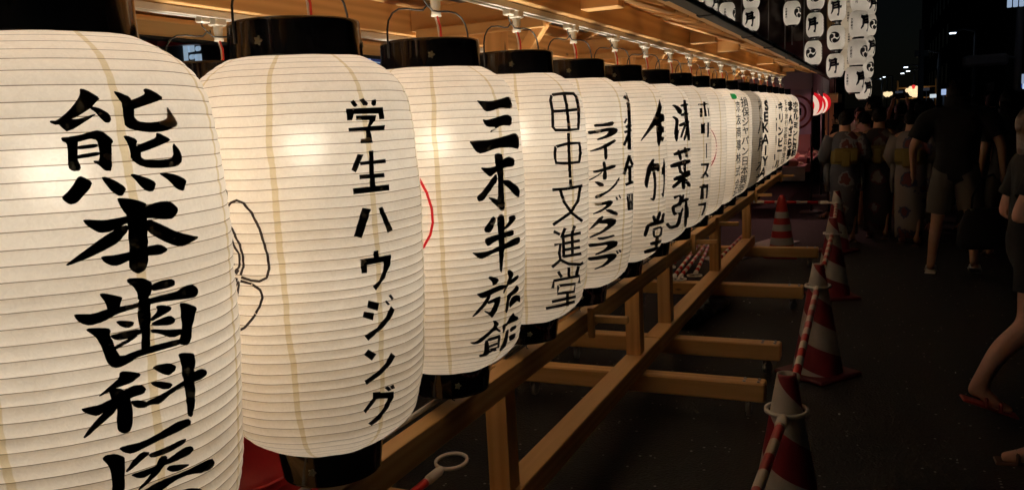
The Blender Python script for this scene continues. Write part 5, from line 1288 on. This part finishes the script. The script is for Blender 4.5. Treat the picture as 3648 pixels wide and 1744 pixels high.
def float_lantern(label, px, py, Y, kind, turn, dim=0, sc=1.0, other=None):
    v = at(px, py, 1, Y); t = thing('float_lantern', label, 'lantern', v, group='lanterns hung on the festival float')
    t.scale = (sc, sc, sc)
    lo_ = bpy.data.objects.new('bulb_light', FLL); C.objects.link(lo_); lo_.parent = t; lo_.location = (0, .02, -.03)
    sh = link('paper_shade', FSH[dim], None, t); link('top_ring', FRT, M['black_lacquer'], t); link('bottom_ring', FRB, M['black_lacquer'], t)
    for kd, tn in ((kind, turn), (other or ('tomoe' if kind == 'tsuki' else 'tsuki'), turn+180)):
        for nm, ps, mt, of in fl_ink(kd, R(-90+tn)): ink(nm, ps, fl_r, .162, sh, mt, .03, of)
    # small sponsor column between the two marks
    a = R(-90+turn-90); glyphs('small_print', [(c, a*.162, .075-.05*k, .045, .045) for k, c in enumerate('京都銀行')], fl_r, .162, sh, BLK, .002, 1.8)
    a = R(-90+turn+90); glyphs('small_print', [(c, a*.162, .075-.05*k, .045, .045) for k, c in enumerate('京都銀行')], fl_r, .162, sh, BLK, .002, 1.8)
    return t, v
T5 = lambda x, y: (2780+x/3.33, y/3.33)
T4 = lambda x, y: (2420+x/4.4, y/4.4)
FLN = [ # tracing, kind, turn, Y, dim, label
 (T4(480, 60), 'tsuki', 60, 16.9, 0, 'float lantern cut by the gutter with the moon character turned aside'),
 (T4(250, -20), 'tomoe', -60, 17.3, 1, 'float lantern almost hidden behind the gutter corner'),
 (T4(750, 225), 'tomoe', 85, 17.1, 0, 'float lantern with only small print facing, bright bulb glow, above the gutter'),
 (T4(1125, 310), 'tsuki', 0, 16.8, 0, 'float lantern with the moon character standing alone against the brown sheet above the gutter'),
 (T4(1130, -40), 'tomoe', 0, 16.8, 0, 'float lantern hanging just above the lone moon lantern by the gutter'),
 (T5(138, 160), 'tomoe', 55, 16.9, 0, 'float lantern with three-comma mark turned to its edge, hanging alone on the sheet'),
 (T5(420, -30), 'tomoe', 0, 16.9, 0, 'topmost lantern of the column with one moon between two swirl marks'),
 (T5(410, 300), 'tsuki', -12, 16.9, 0, 'moon lantern between two swirl lanterns in one column'),
 (T5(390, 630), 'tomoe', -14, 16.9, 0, 'swirl lantern at the bottom of its column just above the eave end'),
 (T5(672, 105), 'tsuki', -4, 17.0, 0, 'upper moon lantern of the column next to the dark sky'),
 (T5(660, 450), 'tomoe', -8, 17.0, 0, 'swirl lantern between two moon lanterns'),
 (T5(650, 780), 'tsuki', -10, 17.0, 0, 'lower moon lantern under the swirl lantern, above the stall canopy'),
 (T5(812, -10), 'tsuki', 90, 18.0, 1, 'dim lantern of the inner column at its very top'),
 (T5(812, 210), 'tomoe', 88, 18.0, 1, 'dim inner lantern showing small print, second of its column'),
 (T5(812, 462), 'tsuki', 92, 18.0, 1, 'dim inner lantern showing small print, third of its column'),
 (T5(806, 712), 'tomoe', 90, 18.0, 1, 'dim inner lantern showing small print, lowest of its column'),
 (T5(950, -20), 'tomoe', 70, 16.6, 0, 'outer lantern whose lower half shows at the top of the outermost column'),
 (T5(930, 285), 'tsuki', 48, 16.6, 0, 'outer lantern with moon character seen edge-on, upper of three'),
 (T5(915, 620), 'tomoe', 52, 16.6, 0, 'outer lantern with swirl mark seen edge-on, between two edge-on moon lanterns'),
 (T5(880, 945), 'tsuki', 46, 16.6, 0, 'outer lantern with moon character edge-on, lowest, above the crowd'),
 (T5(1040, 60), 'tsuki', 45, 17.8, 0, 'rear outer lantern peeking at the top beside the night sky'),
 (T5(1042, 300), 'tomoe', 45, 17.8, 0, 'rear outer lantern peeking out, swirl on its edge, upper'),
 (T5(1025, 560), 'tsuki', 45, 17.8, 0, 'rear outer lantern peeking out, moon on its edge, middle'),
 (T5(1008, 800), 'tomoe', 45, 17.8, 0, 'rear outer lantern peeking out, swirl on its edge, lower'),
 (T5(985, 1050), 'tsuki', 42, 17.8, 0, 'lowest rear lantern directly above the heads of the crowd')]
cols = {}
for (px, py), kd, tn, Y, dm, lb in FLN:
    wpx = 64.0; t, v = float_lantern(lb, px, py, Y, kd, tn, dm, {16.6: 1.06, 17.8: .95, 18.0: .98}.get(Y, 1.0)); 
    cols.setdefault((round(px/60), Y), []).append(v)
for k, (key, vs) in enumerate(cols.items()):
    x = sum(v.x for v in vs)/len(vs); y = vs[0].y; MB().tube([(x, y, max(1.9, min(v.z for v in vs)-.6)), (x, y, 7.4)], .006, 5).build('rope', M['rope'], ff, True)
for px_, Y in ((2795, 17.6), (2736, 17.8), (2640, 17.8), (2862, 17.6), (2982, 17.6), (3003, 18.2)):
    a = at(px_+8, 0, 1, Y); b = at(px_, 260, 1, Y); MB().tube([b, a+Vector((0, 0, 3))], .008, 5).build('rope', M['rope'], ff, True)
MB().tube([(-6.5, 17.2, 7.4), (-.2, 17.2, 7.4)], .03, 8).build('bar', M['wood_x'], ff, True)

# ================================================================ the far street
M['far_wall'] = plain('far_facade', (.010, .012, .016), .8, var=.4, bscale=.4)
M['far_pole'] = plain('galvanised_pole', (.30, .33, .38), .5)
cold = glow('cold_street_lamp', (.72, .86, 1.0), 5.0); lampw = glow('white_street_lamp', (.85, .95, 1.0), 5.0)
def street_lamp(label, px, py, Y, arm, glowing=True):
    v = at(px, py, 1, Y); t = thing('street_lamp', label, 'street lamp', (v.x+arm, Y, 0), group='street lamps down the dark street')
    MB().tube([(0, 0, 0), (0, 0, v.z-.3), (0, 0, v.z), (-arm*.5, 0, v.z+.12), (-arm, 0, v.z+.1)], [.09, .07, .06, .05, .05], 8).build('pole', M['far_pole'], t)
    MB().box(-arm-.19, -arm+.19, -.09, .09, v.z, v.z+.08, .03).build('lamp_head', M['far_pole'], t)
    MB().box(-arm-.13, -arm+.13, -.06, .06, v.z-.05, v.z-.002, .02).build('lamp_lens', cold if glowing else lampw, t)
street_lamp('glowing street lamp high above the tall man in black', 3394, 117, 42, .9)
street_lamp('glowing street lamp beside the pale lamp post', 3282, 193, 46, .8)
street_lamp('glowing street lamp above the far lantern cluster', 3227, 239, 62, .9)
street_lamp('small lamp post with bent arm, left of a taller twin', 3215, 261, 75, .9, False)
street_lamp('taller bent-arm lamp post beside its twin', 3235, 253, 70, .9, False)
street_lamp('tiny glowing lamp far down the street', 3150, 274, 95, .8)
street_lamp('tinier glowing lamp next to another far down the street', 3135, 281, 110, .8)
street_lamp('glowing lamp just clear of the float lanterns', 3097, 289, 60, .8)
# pale post, lit by the lamp above it
t = thing('lamp_post', 'pale tapered post standing behind the far lantern cluster', 'post', (at(3280, 300, 1, 45).x, 45, 0)); MB().tube([(0, 0, 0), (0, 0, 1.2), (0, 0, 5.2)], [.16, .14, .11], 12).build('shaft', M['far_pole'], t); MB().box(-.3, .3, -.05, .05, 3.9, 4.2, .01).build('plate', M['far_pole'], t)
# traffic signal mast
v = at(3622, 330, 1, 26); t = thing('signal_mast', 'grey traffic signal mast with long arm and hanging lamp housing', 'traffic signal', (v.x, 26, 0))
MB().tube([(0, 0, 0), (0, 0, 2.6), (0, 0, 5.0)], [.11, .10, .08], 12).build('mast', M['far_pole'], t)
zz = at(3560, 212, 1, 26).z; xx = at(3480, 215, 1, 26).x-v.x
MB().tube([(0, 0, zz), (xx+.75, 0, zz+.05)], .035, 8).build('arm', M['far_pole'], t)
hs_ = MB().box(xx-.35, xx+.75, -.12, .12, zz-.16, zz+.16, .07).build('signal_housing', M['far_pole'], t)
for k in range(3): MB().lathe([(.0, -.01), (.12, -.01), (.13, .0), (.13, .03)], 18).build('signal_lens', M['cloth_black'], hs_).location = (xx-.15+.34*k, .13, zz)
sg = glow('pale_blue_sign', (.55, .72, 1.0), .42)
a = at(3638, 282, 1, 26.2); MB().box(a.x-v.x-.07, a.x-v.x+.07, .05, .09, a.z-.13, a.z+.13, .01).build('plate', sg, t)
t = thing('blue_sign', 'glowing blue and white shop signs low at the street corner', 'sign', at(3628, 308, 1, 27))
MB().lathe([(.0, 0), (.09, 0)], 20).build('disc', glow('blue_disc', (.05, .10, .6), .7), t).rotation_euler = (PI/2, 0, 0); MB().box(.10, .34, -.02, .02, -.08, .08, .03).build('panel', glow('white_panel', (.6, .78, 1), .8), t)
MB().box(.14, .30, -.026, -.021, -.03, .03, .01).build('lettering', plain('blue_letters', (.02, .05, .2), .5), t)
# dark buildings either side of the street
for k, (x0, x1, y0, y1, h, lb) in enumerate([(7.5, 18, 24, 60, 16, 'dark building at the right street corner with two lit upper windows'), (-30, -9.0, 14, 40, 14, 'dark building behind the pavilion and the float'), (5.5, 16, 75, 120, 20, 'tall dark block farther down the right side of the street'), (-16, -4, 60, 130, 18, 'dark block far down the left side of the street')]):
    t = thing('building', lb, 'building', ((x0+x1)/2, y0, 0)); MB().box(x0, x1, y0, y1, 0, h).build('wall', M['far_wall'], t, True)
    MB().box(x0-.15, x1+.15, y0-.15, y1+.15, h+.002, h+.4).build('parapet', M['far_wall'], t, True)
    for fl_ in range(1, int(h/3.2)):
        for j in range(6):
            wy = y0+1.5+j*(min(y1-y0, 30)-3)/6; wx = x0 if x0 > 0 else x1; sgn = -1 if x0 > 0 else 1
            wn = MB().box(wx+sgn*.002, wx+sgn*.05, wy, wy+1.6, fl_*3.2, fl_*3.2+1.6, .01).build('window', M['dark_window'] if 'dark_window' in M else M.setdefault('dark_window', plain('dark_window', (.01, .012, .018), .1)), t, True)
    if k == 0:
        v0, v1 = at(3590, 0, 1, 23.9), at(3634, 23, 1, 23.9); lw = glow('cold_lit_window', (.55, .72, 1.0), .5)
        for i in range(3): MB().box(v0.x+.13*i, v0.x+.13*i+.10, 23.94, 23.99, v1.z, v0.z+.4, .01).build('lit_window', lw, t, True)
        a, b = at(3513, 293, 1, 23.8), at(3543, 328, 1, 23.8); MB().box(a.x, b.x, 23.9, 23.98, b.z, a.z, .02).build('shutter', plain('grey_shutter', (.10, .11, .13), .6), t, True)
# second float far down the street: a fan of small lit lanterns
far = glow('far_lantern', (1.0, .74, .42), 1.1); farr = glow('far_red_lantern', (.9, .06, .05), .9)
random.seed(21)
Yf = 48
for k, (fx, fy) in enumerate([(870+0, 40), (10, 10)][:0] + [(785, 525), (835, 495), (880, 475), (925, 490), (965, 512), (1005, 522), (830, 555), (880, 535), (920, 550), (960, 575), (880, 598), (915, 600), (985, 548), (845, 580), (940, 520)]):
    v = at(3050+fx/4.308, 200+fy/4.308, 1, Yf); r = .10
    t = thing('far_lantern', 'red lantern on top of the far glowing lantern cluster' if k == 2 else 'small warm globe lantern in the far glowing cluster', 'lantern', v, group=None if k == 2 else 'far lantern cluster')
    MB().sphere((0, 0, 0), (r, r, r*1.15), 14, 10).build('globe', farr if k == 2 else far, t); MB().lathe([(.05, r*1.1), (.06, r*1.1+.02), (.05, r*1.1+.05), (.0, r*1.1+.05)], 10).build('cap', M['black_lacquer'], t)
ffr = thing('far_float', 'dark wooden frame holding the far glowing lantern cluster', 'float', (at(3265, 330, 1, Yf+.4).x, Yf+.4, 0))
MB().box(-1.0, 1.0, -.03, .03, 1.9, 1.98).box(-.9, .9, -.03, .03, 2.45, 2.53).box(-.95, -.87, -.04, .04, 0, 2.9).box(.87, .95, -.04, .04, 0, 2.9).build('frame', M['wood_x'], ffr)
for k, (fx, fy) in enumerate([(440, 580), (475, 572), (505, 578), (535, 575), (460, 598), (500, 596)]):
    v = at(3050+fx/4.308, 200+fy/4.308, 1, 60); t = thing('far_lantern', 'small warm lantern in the lower far row left of the bigger cluster', 'lantern', v, group='far row of lanterns')
    MB().sphere((0, 0, 0), (.11, .11, .13), 12, 8).build('globe', far, t); MB().lathe([(.05, .12), (.06, .14), (.0, .16)], 8).build('cap', M['black_lacquer'], t)
for lb, px, py, w_, h_, c in [('glowing white sign board low behind the crowd', 3324, 342, .16, .10, (.8, .92, 1.0)), ('glowing blue-white sign above a dark head', 3362, 328, .12, .16, (.5, .66, 1.0)), ('dim pale panel beside the far lantern cluster', 3300, 318, .16, .08, (.16, .18, .24)), ('dim pale panel left of the raised phone', 3203, 328, .2, .06, (.2, .25, .35))]:
    v = at(px, py, 1, 38); t = thing('lit_sign', lb, 'sign', v); MB().box(-w_*.75, w_*.75, -.03, .03, -h_*.75, h_*.75, .03).build('panel', glow('sign_'+str(px), c, .7 if max(c) > .5 else .12), t); MB().tube([(0, .02, -h_), (0, .02, -v.z)], .03, 6).build('leg', M['far_pole'], t)

# ================================================================ shop front glimpsed through the gap above the first lanterns
sb = thing('shop_front', 'dark shop front with glowing blue window and red awning behind the lanterns', 'building', (-9, 9, 0))
def q9(pts, off=0): return [at(x, y, 0, -8.99+off) for x, y in pts]
def slab(name, pts, mat, off=0.0, th=.05):
    a = q9(pts, off); b = [p+Vector((-th, 0, 0)) for p in a]; n = len(a)
    return MB().add(a+b, [list(range(n)), list(range(2*n-1, n-1, -1))] + [[i, n+i, n+(i+1) % n, (i+1) % n] for i in range(n)]).build(name, mat, sb, True)
wblue = glow('blue_lit_window', (.22, .50, .85), .55); wpale = glow('pale_lit_panel', (.45, .62, .80), .5)
slab('window', [(583, 40), (760, 40), (760, 104), (590, 125)], wblue, .03)
slab('window_frame', [(570, 126), (830, 100), (830, 110), (572, 136)], M['white_metal'], .06)
slab('awning', [(560, 138), (850, 112), (850, 150), (560, 165)], M['red_plastic'], .35, .3)
for pts in ([(660, 157), (668, 157), (672, 216), (665, 216)], [(674, 155), (692, 154), (694, 184), (677, 187)], [(702, 193), (718, 192), (722, 232), (706, 232)]): slab('panel', pts, wpale, .05)
for cx_, cy_ in ((710, 173), (689, 203)):
    slab('panel', [(cx_+6*math.cos(2*PI*k/16), cy_+9*math.sin(2*PI*k/16)) for k in range(16)], wpale, .05)
slab('signboard', [(1324, 178), (1362, 182), (1362, 232), (1324, 226)], glow('navy_sign', (.05, .07, .26), .28), .05)
slab('light_strip', [(1303, 178), (1313, 179), (1313, 214), (1303, 210)], glow('blue_strip', (.22, .42, .9), .6), .06)
slab('light_strip', [(1316, 180), (1321, 180), (1321, 216), (1316, 215)], glow('blue_strip_2', (.3, .5, .9), .5), .06)
slab('sign_rule', [(1330, 219), (1358, 223), (1358, 225), (1330, 221)], wpale, .08)
c0 = at(1341, 204, 0, -8.93)
vs_, fs_ = [], []
for ch, dx in (('4', 0.0), ('F', .085)):
    g_, f_ = glyph(ch); b0 = len(vs_); vs_ += [(0, -(a+.0)*-.11 + dx, b*.13) for a, b in g_]; fs_ += [[b0+i for i in f] for f in f_]
tx = bpy.data.meshes.new('lettering'); tx.from_pydata([(x, y, z) for x, y, z in vs_], [], fs_); o = link('lettering', tx, wpale, sb); o.location = c0 - sb.location - Vector((0, .04, 0))
slab('wall', [(300, -300), (2600, -300), (2600, 420), (300, 420)], M['far_wall'], 0)
